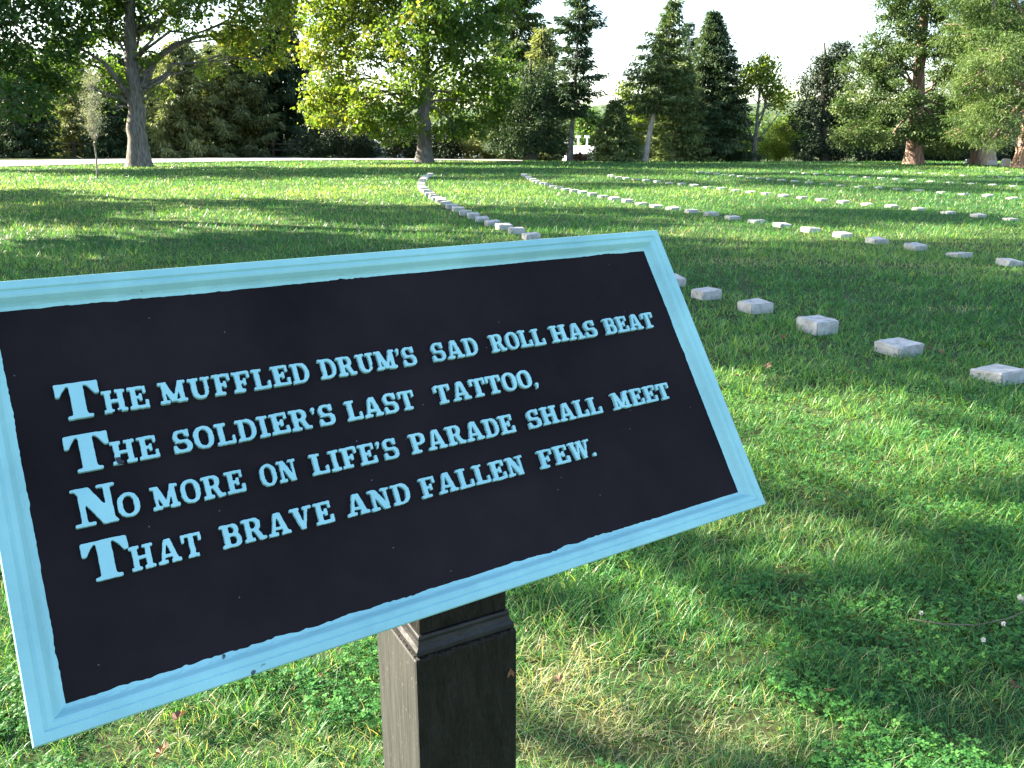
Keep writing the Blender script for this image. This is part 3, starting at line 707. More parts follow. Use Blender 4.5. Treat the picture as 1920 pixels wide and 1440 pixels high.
broadleaf("maple_tree", "big grey tree with a forked trunk and green to yellow crown, at left", 262, 309, 40,
  [(150, 120, 60, 40, 1), (170, 30, 80, 50, 0), (265, 30, 75, 45, 1), (345, 15, 65, 40, -2), (440, 62, 55, 30, 1), (500, 40, 55, 45, 0), (485, 108, 45, 20, 1), (400, -40, 120, 50, 0), (200, -60, 150, 60, 0), (520, -40, 90, 50, 1), (120, 150, 45, 25, -1), (212, 175, 10, 22, -.3), (216, 200, 8, 14, -.4), (300, 165, 14, 14, 0), (285, 118, 14, 22, -.3), (395, 120, 20, 14, 0), (250, -140, 180, 70, 0), (420, -130, 130, 60, 0), (200, 140, 30, 22, .5)] + crown_blobs(32, 29.5, (11, 24), 4.2, 16, 6, (.8, 1.4)),
  .46, 'maple', 46000, .20, top_py=-90, seed=22, lean_px=-26, tint=(.30, .2), clump=.34, tfun=lambda P: np.clip((pxof(P) - 300) / 420, -.22, .38) + .22 * (np.abs(pxof(P) - 255) < 58) * (P[:, 2] < 4.6),
  limbs_extra=[([(268, 165, 40), (274, 145, 40.2), (290, 112, 40.5), (325, 86, 41), (365, 70, 41.5), (430, 62, 42)], .21, .06), ([(240, 180, 39.9), (222, 152, 39.6), (196, 118, 39.4), (150, 90, 39)], .17, .05)], flare=1.5)
broadleaf("maple_tree", "broad yellow green maple in the middle with a stout trunk and low hanging boughs", 796, 299, 46.5,
  [(618, 180, 42, 42, 0), (600, 222, 25, 16, -1), (690, 185, 42, 36, -2), (675, 232, 48, 18, -1), (742, 220, 34, 28, -2), (640, 95, 52, 34, 1), (620, 40, 48, 40, 0), (720, 85, 50, 45, -1), (800, 60, 75, 60, -3), (880, 90, 62, 70, 0), (820, 165, 55, 50, 2), (900, 190, 58, 50, 1), (945, 150, 30, 55, 2), (860, 240, 55, 20, 0), (700, 8, 75, 38, 0), (800, -40, 130, 50, 0), (920, 0, 50, 55, 1), (765, 245, 26, 16, -2), (720, 255, 22, 12, -1), (850, 30, 60, 60, -3), (770, 150, 40, 40, -3), (650, -50, 90, 50, 0), (780, -130, 170, 80, 0), (640, 150, 30, 25, 1), (592, 100, 26, 34, 0), (588, 185, 20, 30, 0), (598, 40, 34, 40, 1), (606, 140, 22, 22, -1)],
  .40, 'maple', 58000, .205, top_py=-110, seed=23, tint=(.52, .2), clump=.36, tfun=lambda P: np.clip((760 - pxof(P)) / 520, -.28, .16), flare=1.55)
# evergreens closing the view at the left
conifer("hemlock_tree", "dark evergreen at the far left under the hanging boughs", 35, 57, 70, 110, 'spruce', 31, tint=(.3, .2), power=.6, sag_tips=.3, r0=.3, spray=.42, spacing=.42)
conifer("hemlock_tree", "pale olive evergreen behind the bare sapling", 140, 62, 105, 85, 'hemlock', 32, tint=(.6, .22), power=.6, sag_tips=.3, r0=.25, spray=.42)
conifer("hemlock_tree", "dark evergreen just left of the big forked trunk", 215, 58, 95, 60, 'spruce', 33, tint=(.2, .2), power=.6, sag_tips=.3, spray=.42)
conifer("hemlock_tree", "drooping olive evergreen just right of the big forked trunk", 335, 58, 66, 95, 'hemlock', 34, tint=(.55, .25), power=.55, sag_tips=.45, droop=.35, r0=.3, spray=.42)
conifer("hemlock_tree", "dense dark evergreen midway between the two big leafy trees", 440, 60, 40, 105, 'hemlock', 35, tint=(.25, .22), power=.5, sag_tips=.35, r0=.32, spray=.42, dens=1.2)
conifer("hemlock_tree", "tall dark evergreen touching the left side of the broad maple", 525, 62, -60, 80, 'spruce', 36, tint=(.25, .2), power=.6, sag_tips=.3, r0=.3, spray=.45)
conifer("hemlock_tree", "shadowy evergreen filling the gap behind the dense dark one", 400, 70, 80, 110, 'spruce', 37, tint=(.3, .2), power=.55, spray=.5, r0=.3)
conifer("hemlock_tree", "dark evergreen low behind the left boughs of the broad maple", 640, 68, 168, 95, 'spruce', 40, tint=(.3, .2), power=.5, spray=.5, r0=.2)
conifer("hemlock_tree", "shadowy evergreen behind the far left trees", 80, 72, 100, 130, 'spruce', 38, tint=(.3, .2), power=.55, spray=.5, r0=.3)
conifer("hemlock_tree", "shadowy evergreen behind the big forked trunk", 260, 73, 100, 120, 'hemlock', 39, tint=(.3, .2), power=.55, spray=.5, r0=.3)
def shrub(label, blobs, Y, leafmat, n, size, seed, name="yew_shrub", tint=(.35, .25), clump=.28):
    rg = np.random.default_rng(seed); px = np.mean([q[0] for q in blobs]); b0 = at(px, 305, Y); b0[2] = float(terrain(b0[0], b0[1])) - .1
    root = tree_root(name, b0, label, "shrub"); mb = MB(); bl = []
    for q in blobs:
        c, r = px_blob(q[0], q[1], q[2], q[3], Y, rg.uniform(-.5, .5), min(1.3, q[2] * Y / F_PX)); bl.append((c, r))
        mb.tube(limb((b0[0] + (c[0] - b0[0]) * .5, b0[1], float(terrain(c[0], b0[1])) - .1), c, .05, 6, rg), np.linspace(.07, .02, 6), 6, .05, seed)
        for _ in range(3): mb.tube(limb(c, c + unit(rg.normal(size=3)) * np.array(r) * .8, 0, 4, rg), np.linspace(.025, .008, 4), 4)
    put(mb.build("stems", M['bark_dark'], smooth=True), root)
    V, Fc, T = blob_leaves(bl, n, size, rg, clump, .4, -.1, tint, .4)
    put(mesh_np("foliage", V, Fc, M[leafmat], attrs={'tint': T}), root)
shrub("black green spreading yew left of the maple trunk", [(590, 272, 40, 22), (640, 265, 50, 28), (670, 280, 38, 18), (615, 248, 40, 18)], 55, 'yew', 9000, .22, 41)
shrub("dark yew shrub directly left of the maple trunk", [(745, 272, 28, 18), (760, 258, 25, 14), (775, 285, 20, 12)], 54, 'yew', 5000, .2, 42)
shrub("dark yew shrub directly right of the maple trunk", [(828, 265, 30, 22), (840, 284, 26, 14)], 53, 'yew', 5500, .2, 43)
shrub("greyish green bush right of the maple under its low boughs", [(895, 268, 34, 22), (915, 285, 26, 12), (870, 280, 18, 14)], 54, 'hemlock', 5000, .2, 44, "evergreen_shrub", (.6, .25))
conifer("pine_tree", "tall airy pale green pine rising behind the maple's right side", 962, 60, -150, 82, 'spruce_light', 51, tint=(.5, .25), power=.5, gap=.15, spray=.5, r0=.26, droop=.1, irregular=.35)
conifer("pine_tree", "olive pine between the maple and the tall bare trunked conifer", 1018, 57, 48, 58, 'hemlock', 53, tint=(.75, .25), power=.55, gap=.1, spray=.42, r0=.2, droop=.15, irregular=.3)
broadleaf("yew_tree", "dense dark green rounded tree left of the tall bare trunked conifer", 995, 303, 51,
  [(1000, 205, 50, 55), (1030, 250, 32, 40), (965, 262, 45, 28), (1000, 150, 36, 36), (935, 245, 35, 35), (1038, 190, 22, 45), (985, 275, 55, 18), (1040, 275, 22, 16), (955, 200, 30, 45)], .25, 'spruce', 22000, .2, 'bark_dark', top_py=110, seed=52, tint=(.4, .25), clump=.3, aspect=.4)
conifer("pine_tree", "tall ragged conifer with a long bare lower trunk", 1068, 50, -20, 44, 'spruce', 54, py_low=212, tint=(.4, .25), gap=.22, irregular=.4, r0=.16, bark='bark', lean_px=22, power=.35, droop=.02, nb=6, spray=.36, spacing=.34, dens=1.3,
        profile=([0, .12, .3, .5, .7, .85, 1], [.45, .8, 1.05, .8, 1.0, .6, .1]))
conifer("spruce_tree", "short bushy spruce at the middle of the far lawn edge", 1154, 49, 182, 53, 'spruce_light', 55, tint=(.6, .28), power=.95, irregular=.12, r0=.12, nb=12, spacing=.26, droop=.1, dens=1.3, spray=.3)
conifer("pine_tree", "leaning conifer with a pale bare lower trunk", 1208, 49, -6, 62, 'spruce_light', 56, py_low=205, tint=(.42, .28), gap=.15, irregular=.35, r0=.17, bark='bark_pale', lean_px=58, power=.6, droop=.12, nb=7, spacing=.3, dens=1.2,
        profile=([0, .15, .4, .6, .75, .85, 1], [.75, 1.0, .95, .7, .35, .25, .1]))
conifer("hemlock_tree", "olive evergreen standing behind the leaning conifer", 1243, 57, 62, 60, 'hemlock', 57, tint=(.5, .25), power=.6, r0=.2, dens=1.2)
conifer("pine_tree", "thin dark conifer between the leaning one and the tallest spruce", 1292, 59, 38, 44, 'spruce', 58, tint=(.4, .25), gap=.25, irregular=.35, power=.6, r0=.2)
conifer("spruce_tree", "tallest dark spruce in the group right of the middle", 1338, 52, 16, 92, 'spruce', 59, tint=(.5, .3), power=.8, irregular=.16, r0=.24, nb=11, dens=1.3, droop=.16, spacing=.34)
conifer("spruce_tree", "lighter green spruce leaning on the left side of the tallest spruce", 1276, 50, 95, 58, 'spruce_light', 60, tint=(.7, .25), power=.6, r0=.14, nb=7, dens=1.2, droop=.1, spacing=.3)
broadleaf("birch_tree", "sunlit pale green leafy tree behind the short bushy spruce", 1196, 303, 60, [(1195, 195, 20, 28), (1190, 245, 22, 32), (1178, 170, 14, 16), (1210, 285, 26, 16), (1215, 225, 16, 30)], .14, 'yellow', 5000, .2, 'bark', top_py=170, seed=61, tint=(.3, .22), clump=.35)
broadleaf("birch_tree", "thin yellow green tree with a bare forked trunk, right of the tallest spruce", 1412, 304, 51,
  [(1414, 128, 20, 18, 0), (1440, 150, 22, 24, 0), (1400, 165, 14, 20, 0), (1450, 190, 16, 16, .5), (1425, 108, 10, 10, 0), (1458, 165, 12, 10, 0), (1475, 190, 18, 14, 1), (1442, 128, 12, 10, 0)], .14, 'yellow', 3600, .17, 'bark', top_py=150, seed=62, tint=(.5, .22), clump=.32, lean_px=14,
  limbs_extra=[([(1411, 262, 51), (1398, 228, 51), (1396, 190, 51.2), (1404, 160, 51.2)], .08, .03), ([(1414, 255, 51), (1432, 210, 51.2), (1440, 165, 51.2)], .08, .03), ([(1415, 270, 51), (1440, 240, 51), (1470, 200, 51.5)], .05, .02)])
shrub("yellow green bush beside the bare forked trunk", [(1455, 262, 32, 28), (1478, 240, 22, 30), (1440, 285, 24, 15), (1395, 275, 20, 20), (1470, 290, 22, 10)], 56, 'yellow', 6500, .18, 63, "bush", (.35, .25), .32)
broadleaf("yew_tree", "nearly black green tree left of the big sunlit cedar", 1545, 304, 54,
  [(1562, 112, 28, 30), (1535, 160, 34, 34), (1512, 215, 26, 45), (1560, 225, 38, 50), (1518, 278, 36, 24), (1578, 160, 26, 38), (1560, 280, 40, 22), (1585, 100, 20, 20), (1545, 125, 18, 20)], .25, 'yew', 20000, .2, 'bark_dark', top_py=80, seed=64, tint=(.6, .3), clump=.3, aspect=.4)
broadleaf("cedar_tree", "big sunlit cedar with a reddish trunk, second big tree from the right", 1713, 305, 44,
  [(1690, 50, 38, 46, -1), (1680, 110, 48, 34, -1), (1622, 112, 40, 24, 0), (1640, 160, 52, 34, 0), (1602, 200, 36, 30, 0), (1622, 245, 52, 20, -1), (1592, 262, 26, 14, 0), (1690, 185, 40, 34, -2), (1742, 245, 36, 28, -2), (1712, 252, 30, 16, -2), (1765, 140, 36, 46, 1), (1765, 50, 44, 56, 0), (1720, -40, 80, 50, 0), (1682, 0, 30, 36, -1), (1775, 200, 30, 34, 0), (1660, 215, 40, 22, -1), (1770, 275, 40, 14, 0), (1720, -120, 90, 60, 0), (1665, 262, 30, 14, 1), (1640, 80, 22, 20, 0)],
  .42, 'cedar', 76000, .145, 'bark_red', top_py=-120, seed=65, lean_px=30, tint=(.48, .26), clump=.27, aspect=.5, updir=.0, flare=1.6, outward=.5, per=130, flat=.5)
broadleaf("cypress_tree", "huge light green cypress at the right edge on a flared reddish trunk", 1938, 312, 39,
  [(1860, 40, 74, 50, 0), (1800, 50, 34, 50, 1), (1835, 140, 52, 50, -1), (1905, 150, 60, 66, -2), (1815, 205, 36, 40, 0), (1872, 212, 50, 30, -2), (1940, 60, 60, 70, 0), (1850, -40, 110, 50, 0), (1980, 150, 60, 70, 0), (1862, 262, 20, 15, -1), (1890, 258, 14, 12, -1), (1795, 250, 26, 22, 1), (2020, 40, 80, 80, 0), (1900, -130, 130, 70, 0), (1870, 95, 40, 40, -3), (1835, 250, 26, 20, 0), (2010, 220, 60, 40, 1)],
  .72, 'cypress', 80000, .19, 'bark_red', top_py=-140, seed=66, lean_px=20, tint=(.52, .28), clump=.32, aspect=.2, updir=-.6, flare=1.65, outward=.35, per=140, flat=.5)
broadleaf("cypress_tree", "light green cypress with a slim red trunk, left of the huge flared trunk", 1832, 304, 44,
  [(1830, 180, 40, 40, 1), (1800, 120, 36, 50, 2), (1850, 100, 50, 60, 2), (1835, 240, 34, 22, 0), (1800, 265, 24, 14, 0), (1840, 20, 70, 60, 2)], .30, 'cypress', 26000, .19, 'bark_red', top_py=-40, seed=67, lean_px=10, tint=(.42, .24), clump=.32, aspect=.2, updir=-.6, per=140, flat=.5, flare=1.4)
broadleaf("cypress_tree", "cypress with a pale grey trunk next to the huge flared trunk", 1856, 306, 42.5,
  [(1870, 170, 50, 50, 2), (1880, 90, 50, 60, 2), (1868, 235, 40, 22, 1), (1900, 30, 70, 60, 2)], .28, 'cypress', 22000, .19, 'bark_pale', top_py=-40, seed=68, lean_px=8, tint=(.42, .24), clump=.32, aspect=.2, updir=-.6, per=140, flat=.5, flare=1.5)
shrub("dark yew hedge mass in the shade behind the reddish trunks", [(1640, 285, 36, 20), (1690, 280, 40, 24), (1750, 284, 40, 20), (1800, 282, 40, 22), (1860, 284, 45, 20), (1900, 280, 40, 22)], 53, 'yew', 14000, .22, 69)
shrub("low russet bush beside the bare trunked conifer", [(1088, 296, 12, 8), (1101, 297, 10, 7), (1078, 299, 8, 6)], 51, 'russet', 1200, .14, 70, "bush", (.4, .3), .12)
# trees farther down the slope
for i, (px, Y, tp, rx, lm, lab) in enumerate([(1100, 120, 200, 46, 'green', "faraway round green tree seen past the bare trunked conifer"), (1125, 150, 195, 50, 'green', "faraway tree lowest on the skyline, left of the short bushy spruce"),
      (1145, 130, 212, 22, 'maple', "faraway tree turning rusty, peeping over the short bushy spruce"), (1455, 130, 215, 60, 'green', "faraway green tree behind the thin yellow green one"),
      (1380, 140, 210, 70, 'green', "faraway green tree behind the tallest spruce"), (1620, 120, 190, 90, 'green', "faraway tree behind the big sunlit cedar"), (1800, 110, 180, 110, 'green', "faraway tree behind the cypresses"),
      (880, 130, 215, 90, 'green', "faraway tree behind the maple's right side"), (650, 130, 190, 110, 'green', "faraway tree behind the maple's left side"), (1250, 130, 190, 70, 'green', "faraway tree behind the leaning conifer")]):
    k = Y / F_PX; zt = at(px, tp, Y)[2]; g = at(px, 300, Y); g[2] = float(terrain(g[0], g[1])); H_ = zt - g[2]; R_ = rx * k; rg = np.random.default_rng(900 + i)
    bl = []
    for _ in range(9):
        a = rg.uniform(0, 6.28); q = rg.uniform(.1, .75); zz = g[2] + H_ * rg.uniform(.3, .88); bl.append((np.array([g[0] + cos(a) * R_ * q, g[1] + sin(a) * R_ * q, zz]), (R_ * .38, R_ * .38, min(R_ * .36, (zt - zz) + .5))))
    broadleaf("leafy_tree", lab, 0, 0, Y, bl, .3, lm, 5000, .45, base=g, trunk_top=(g[0], g[1], g[2] + H_ * .8), seed=900 + i, clump=.8, tint=(.45, .22))

# bare sapling on the left lawn
b0 = np.append(on_ground(183, 335), 0); sp = tree_root("sapling", b0, "thin bare sapling standing alone on the left lawn", "sapling")
rg = np.random.default_rng(77); mb = MB(); tp = at(170, 165, b0[1])
Pm = limb(b0, tp, 0, 12, rg); Pm[1:-1, :2] = (b0 + (tp - b0) * np.linspace(0, 1, 12)[:, None])[1:-1, :2] + rg.normal(0, .012, (10, 2)); mb.tube(Pm, np.linspace(.034, .008, 12), 7)
tips = []
for k in range(46):
    i = rg.integers(4, 12); a = rg.uniform(0, 6.28); L_ = rg.uniform(.35, .85) * (1.25 - i / 16); e = Pm[i] + np.array([cos(a) * L_ * .42, sin(a) * L_ * .42, L_ * .9])
    q = limb(Pm[i], e, .02, 5, rg); mb.tube(q, np.linspace(.009, .003, 5), 4)
    for _ in range(5):
        j = rg.integers(1, 5); e2 = q[j] + np.array([rg.normal(0, .13), rg.normal(0, .13), rg.uniform(.05, .3)]); mb.tube(limb(q[j], e2, 0, 3), [.004, .003, .002], 3); tips.append(e2)
for sx in (-1, 1):
    mb.tube(limb(b0 + np.array([0, 0, .35]), b0 + np.array([sx * .55 - .1, .1, .75]), .05, 4), [.008, .006, .004, .002], 4)
put(mb.build("trunk", M['twig'], smooth=True), sp)
tips = np.array(tips); k = 2800; P = tips[rg.integers(0, len(tips), k)] + rg.normal(0, .06, (k, 3)); V, Fc = quads(P, unit(rg.normal(size=P.shape)), unit(rg.normal(size=P.shape)), rg.uniform(.025, .06, k), rg.uniform(.012, .025, k))
put(mesh_np("crown", V, Fc, M['grey_leaf'], attrs={'tint': rg.uniform(0, 1, k)}), sp)

# ------------------------------------------------------------------ far buildings, fence, headstones
M['wall'] = rough_mat('pale render', (.52, .53, .55), (.62, .62, .63), 3, .9, .2); M['roof'] = rough_mat('grey roofing', (.20, .21, .24), (.30, .31, .34), 4, .8, .2)
M['white_roof'] = rough_mat('white metal roof', (.74, .74, .76), (.82, .82, .84), 2, .6, .05); M['glass'] = rough_mat('dark window glass', (.02, .025, .03), (.04, .045, .05), 2, .1, 0, spec=.6)
M['white_trim'] = rough_mat('white trim', (.68, .68, .67), (.78, .78, .77), 4, .7, 0)
def building(label, px0, px1, py_top, py_wall, Y, depth, roofm, vents=(), wallm='wall'):
    a = at(px0, py_top, Y); b_ = at(px1, py_top, Y); zw = at(px0, py_wall, Y)[2]; zt = a[2]; W_ = b_[0] - a[0]
    g = min(float(terrain(a[0], Y)), float(terrain(b_[0], Y))) - .4; o = empty("house", (a[0], Y, g)); tag(o, label, "building")
    w_ = MB().box((0, 0, 0), (W_, depth, zw - g)).build("wall", M[wallm], o)
    h = zw - g; r_ = zt - zw; mb = MB(); e = .3
    mb.add([(-e, -e, h + .01), (W_ + e, -e, h + .01), (W_ + e, depth + e, h + .01), (-e, depth + e, h + .01), (-e, depth / 2, h + r_), (W_ + e, depth / 2, h + r_), (-e, -e, h + .16), (W_ + e, -e, h + .16), (W_ + e, depth + e, h + .16), (-e, depth + e, h + .16)],
           [(0, 3, 2, 1), (0, 1, 7, 6), (2, 3, 9, 8), (6, 7, 5, 4), (8, 9, 4, 5), (0, 6, 4, 9, 3), (1, 2, 8, 5, 7)])
    rf_ = mb.build("roof", M[roofm], o)
    for vx in vents: MB().tube([(W_ * vx, depth * .3, h + r_ * .4), (W_ * vx, depth * .3, h + r_ + 1.0)], [.12, .12], 8).box((W_ * vx - .3, depth * .3 - .3, h + r_ + 1.0), (W_ * vx + .3, depth * .3 + .3, h + r_ + 1.3)).build("vent", M['white_trim'], rf_)
    nw = max(2, int(W_ / 3.2))
    for i in range(nw):
        x = W_ * (i + .5) / nw; y1 = h * .78; wf = MB()
        for q in ((x - .55, y1 - 1.3, x - .45, y1), (x + .45, y1 - 1.3, x + .55, y1), (x - .45, y1 - .1, x + .45, y1), (x - .45, y1 - 1.3, x + .45, y1 - 1.2)): wf.box((q[0], -.05, q[1]), (q[2], .02, q[3]))
        f = wf.build("window", M['white_trim'], o); MB().box((x - .448, -.02, y1 - 1.198), (x + .448, -.01, y1 - .102)).build("pane", M['glass'], f)
building("low house with a white roof and vents, beyond the bare trunked conifer", 1062, 1118, 274, 290, 110, 9, 'white_roof', (.45, .75))
building("grey roofed house rising just above the white roofed one", 1066, 1098, 262, 272, 135, 10, 'roof')
building("pale walled low building seen under the maple's boughs, left of its trunk", 682, 752, 262, 272, 80, 9, 'roof')
building("white roofed building low behind the maple, right of its trunk", 845, 905, 284, 294, 90, 8, 'white_roof')
M['rail'] = rough_mat('weathered rail', (.07, .06, .05), (.15, .13, .11), 6, .9, .4, (1, 1, 6))
f0 = at(78, 290, 59.5); f1 = at(575, 290, 59.5); fz = float(terrain(f0[0], 59.5)); fn = empty("rail_fence", (f0[0], 59.5, fz)); tag(fn, "low weathered rail fence along the far side of the road at left", "fence")
Lf = f1[0] - f0[0]; npst = 9
for i in range(npst): x = Lf * i / (npst - 1); MB().box((x - .07, -.07, -.2), (x + .07, .07, 1.05)).build("post", M['rail'], fn, bevel=.01)
for z in (.48, .88): MB().box((-.1, -.11, z - .04), (Lf + .1, -.073, z + .04)).build("rail", M['rail'], fn, bevel=.01)
M['granite'] = rough_mat('grey granite', (.36, .38, .41), (.52, .54, .56), 30, .7, .3)
for px, py, Y, wpx, hpx, sl_, lab in [(1816, 306, 44.5, 11, 8, 0, "small low headstone at the foot of the slim red trunk"), (1859, 307, 41.8, 13, 9, 0, "grey headstone at the foot of the pale grey trunk"), (1885, 309, 40.5, 13, 14, .2, "taller headstone beside the huge flared trunk")]:
    g = at(px, py, Y); k = Y / F_PX; hw = wpx * k / 2; hh = hpx * k; z0 = float(terrain(g[0], Y))
    o = empty("headstone", (g[0], Y, z0)); tag(o, lab, "headstone")
    MB().box((-hw * 1.15, -.2, -.1), (hw * 1.15, .2, .06)).build("base", M['granite'], o, bevel=.01)
    v = []; n_ = 9
    for y in (-.1, .1):
        v += [(-hw, y, .062), (hw, y, .062)] + [(hw * cos(pi * i / n_), y, hh * .86 + hh * .16 * sin(pi * i / n_)) for i in range(n_ + 1)]
    kk = n_ + 3; MB().add(v, [tuple(range(kk)), tuple(range(kk, 2 * kk))[::-1]] + [((i + 1) % kk, i, kk + i, kk + (i + 1) % kk) for i in range(kk)]).build("tablet", M['granite'], o, bevel=.01)

# ------------------------------------------------------------------ fallen leaves, twig, clover flowers
M['dead_leaf'] = leaf_mat('dead leaf', [(0, (.10, .055, .035)), (.5, (.20, .12, .07)), (1, (.32, .22, .14))], .2, .7)
def leaf_mesh(name, seed, size):
    rg = np.random.default_rng(seed); nlob = 5; v = [(0, 0, 0)]; a = np.linspace(-2.6, 2.6, 4 * nlob + 1)
    for i, q in enumerate(a):
        r = size * (.5 + .5 * abs(cos((i / 4) * pi)) ** 1.5) * rg.uniform(.8, 1.1) * (.75 + .25 * cos(q)); v.append((r * cos(q), r * sin(q), rg.normal(0, size * .12) + abs(sin(q)) * size * .25))
    f = [(0, i, i + 1) for i in range(1, len(a))]; n0 = len(v)
    v += [(-.02 * size, -.02 * size, 0), (-.02 * size, .02 * size, 0), (-size * .6, .02 * size, .1 * size), (-size * .6, -.02 * size, .1 * size)]; f.append((n0, n0 + 1, n0 + 2, n0 + 3))
    return np.array(v), f
for i, (px, py, sz, lab) in enumerate([(1742, 657, .055, "curled brown leaf just right of the second nearest stone block"), (1766, 664, .05, "tan leaf a step right of the second nearest stone block, outermost of the pair"), (1468, 634, .05, "brown leaf lying left of the third nearest stone block"), (1512, 638, .04, "small tan leaf under the left corner of the third nearest stone block"),
      (1438, 690, .055, "dark red leaf in shaded grass right of the sign's upper frame edge"), (1392, 668, .05, "dull brown leaf close to the sign's right frame edge"), (333, 1352, .05, "red brown leaf in sunlit grass below the sign's bottom left edge"), (302, 1416, .045, "rusty leaf at the bottom edge of the photo, left"), (1592, 703, .04, "dark leaf in shaded grass below the second nearest stone block"),
      (1048, 1275, .03, "small tan leaf in the dry grass right of the post"), (1380, 708, .04, "pale leaf scrap in the grass by the right frame edge"), (600, 1270, .018, "tiny orange leaf left of the post"), (1555, 1300, .03, "tan leaf scrap in the clover at lower right"), (1900, 1290, .03, "pinkish brown leaf at the lower right edge")]):
    v, f = leaf_mesh("fallen_leaf", 40 + i, sz * .68); o = mesh_np("fallen_leaf", v, f, M['dead_leaf'], attrs={'tint': np.full(len(f), random.uniform(0, .8))})
    g = on_ground(px, py, .05); o.location = (g[0], g[1], float(terrain(*g)) + .052); o.rotation_euler = (random.uniform(-.5, .5), random.uniform(-.5, .5), random.uniform(0, 6.28)); tag(o, lab, "leaf", "fallen leaves in the grass")
far_leaf = [leaf_mesh("fallen_leaf", 80 + i, .05) for i in range(3)]; far_me = []
for v, f in far_leaf:
    o = mesh_np("fallen_leaf", v, f, M['dead_leaf'], attrs={'tint': np.full(len(f), random.uniform(0, .5))}); far_me.append(o.data); bpy.data.objects.remove(o)
for i in range(60):
    px, py = random.uniform(0, 720), 306 + 30 * random.random() ** 1.4; g = on_ground(px, py)
    o = bpy.data.objects.new("fallen_leaf", far_me[i % 3]); C.objects.link(o); o.location = (g[0], g[1], float(terrain(*g)) + .06); o.rotation_euler = (random.uniform(-.7, .7), random.uniform(-.7, .7), random.uniform(0, 6.28)); s_ = random.uniform(.8, 1.6); o.scale = (s_, s_, s_)
    tag(o, "tiny brown leaf speck on the far left lawn near the road", "leaf", "leaf specks by the road")
mb = MB(); pts = np.array([np.append(on_ground(*q, z=.05), zz) for q, zz in (((1705, 1160), .05), ((1760, 1172), .055), ((1830, 1178), .06), ((1890, 1165), .06), ((1935, 1140), .05))])
mb.tube(pts, [.0019, .0018, .0017, .0014, .001], 6, .1, 3); mb.tube([pts[2], pts[2] + np.array([.03, .04, .015]), pts[2] + np.array([.05, .09, .02])], [.001, .0008, .0006], 5)
o = mb.build("twig", rough_mat('dead twig', (.09, .07, .055), (.17, .14, .11), 30, .9, 0), smooth=True); tag(o, "thin dry twig lying in the shaded clover at lower right", "twig")
M['petal'] = rough_mat('clover petals', (.62, .52, .50), (.80, .76, .72), 60, .8, 0); M['stalk'] = rough_mat('flower stalk', (.08, .16, .04), (.12, .2, .06), 9, .8, 0)
for i, (px, py, lab) in enumerate([(1726, 1152, "white clover flower above the left end of the twig"), (1880, 1172, "pinkish clover flower near the right end of the twig"), (1842, 1203, "white clover flower just below the twig")]):
    g = on_ground(px, py, .07); z0 = float(terrain(*g)); o = empty("clover_flower", (g[0], g[1], z0)); tag(o, lab, "flower", "clover flowers")
    MB().tube([(0, 0, 0), (.004, .002, .04), (.002, 0, .068)], [.001, .001, .001], 5).build("stalk", M['stalk'], o)
    rg = np.random.default_rng(i); k = 60; D = unit(rg.normal(size=(k, 3)) + np.array([0, 0, .35])); V, Fc = quads(D * .002 + np.array([.002, 0, .07]), D, unit(rg.normal(size=(k, 3))), rg.uniform(.004, .007, k), np.full(k, .0024)); mesh_np("petals", V, Fc, M['petal'], o)
g = on_ground(1912, 1118, .04); mb = bmesh.new(); bmesh.ops.create_icosphere(mb, subdivisions=3, radius=.022)
for v in mb.verts: v.co *= 1 + .25 * (float(vnoise(v.co.x * 1, v.co.y + v.co.z * .7, .02, 5)) - .5)
me = bpy.data.meshes.new("pebble"); mb.to_mesh(me); mb.free(); me.materials.append(M['stone']); o = bpy.data.objects.new("pebble", me); C.objects.link(o); o.location = (g[0] + .016, g[1], .028); o.scale = (1, .8, .9)
tag(o, "white pebble cut by the right edge of the photo", "pebble")

d = ray(957, 1252); q0 = np.append(PC - pb * (PW / 2 + .0012), 0); nb_ = np.append(-pb, 0)
t_ = ((q0 - np.array([0, 0, CAM_H])) @ nb_) / (d @ nb_); hit = np.array([0, 0, CAM_H]) + d * t_
mb = MB()
for ang, L_ in ((-.35, .014), (.3, .016), (.05, .009)):
    sx = np.append(pe, 0); dn = np.array([0, 0, -1]) * cos(ang) + sx * sin(ang); sdv = sx * cos(ang) + np.array([0, 0, 1]) * sin(ang)
    mb.add([hit, hit + dn * L_ * .5 + sdv * .0022 + nb_ * .0025, hit + dn * L_ + nb_ * .001, hit + dn * L_ * .5 - sdv * .0022 + nb_ * .0015], [(0, 1, 2, 3)])
o = mb.build("seed_husk", rough_mat('brown husk', (.16, .08, .04), (.26, .14, .07), 60, .8, 0)); tag(o, "tiny brown winged seed stuck to the shaded front of the black post", "seed")

# ------------------------------------------------------------------ grass and clover
DRY = [(1395, 494, .55, .22, .9), (1330, 490, .3, .15, .4), (1690, 500, .9, .16, .75), (1780, 515, .7, .15, .6), (1800, 582, .35, .14, .7), (1060, 1290, .16, .14, .85), (1045, 1230, .14, .12, .7), (1180, 1380, .3, .12, .7), (1330, 1400, .25, .10, .5), (1000, 1400, .2, .12, .6), (1460, 560, .5, .07, .5), (600, 1420, .25, .08, .5), (300, 1400, .2, .08, .4), (1650, 380, 1.6, .5, .35), (900, 385, 2.2, .6, .25), (560, 395, 2, .6, .25), (1880, 880, .6, .3, .3)]
DRYG = [(on_ground(px, py), a, b_, s) for px, py, a, b_, s in DRY]
def dryness(x, y):
    d = (vnoise(x, y, 2.3, 31) - .55) * .35 + (vnoise(x, y, .5, 32) - .5) * .3
    for g, a, b_, s in DRYG: d = d + s * np.exp(-((x - g[0]) / a) ** 2 - ((y - g[1]) / b_) ** 2) * (.5 + vnoise(x, y, .12, 33))
    return d
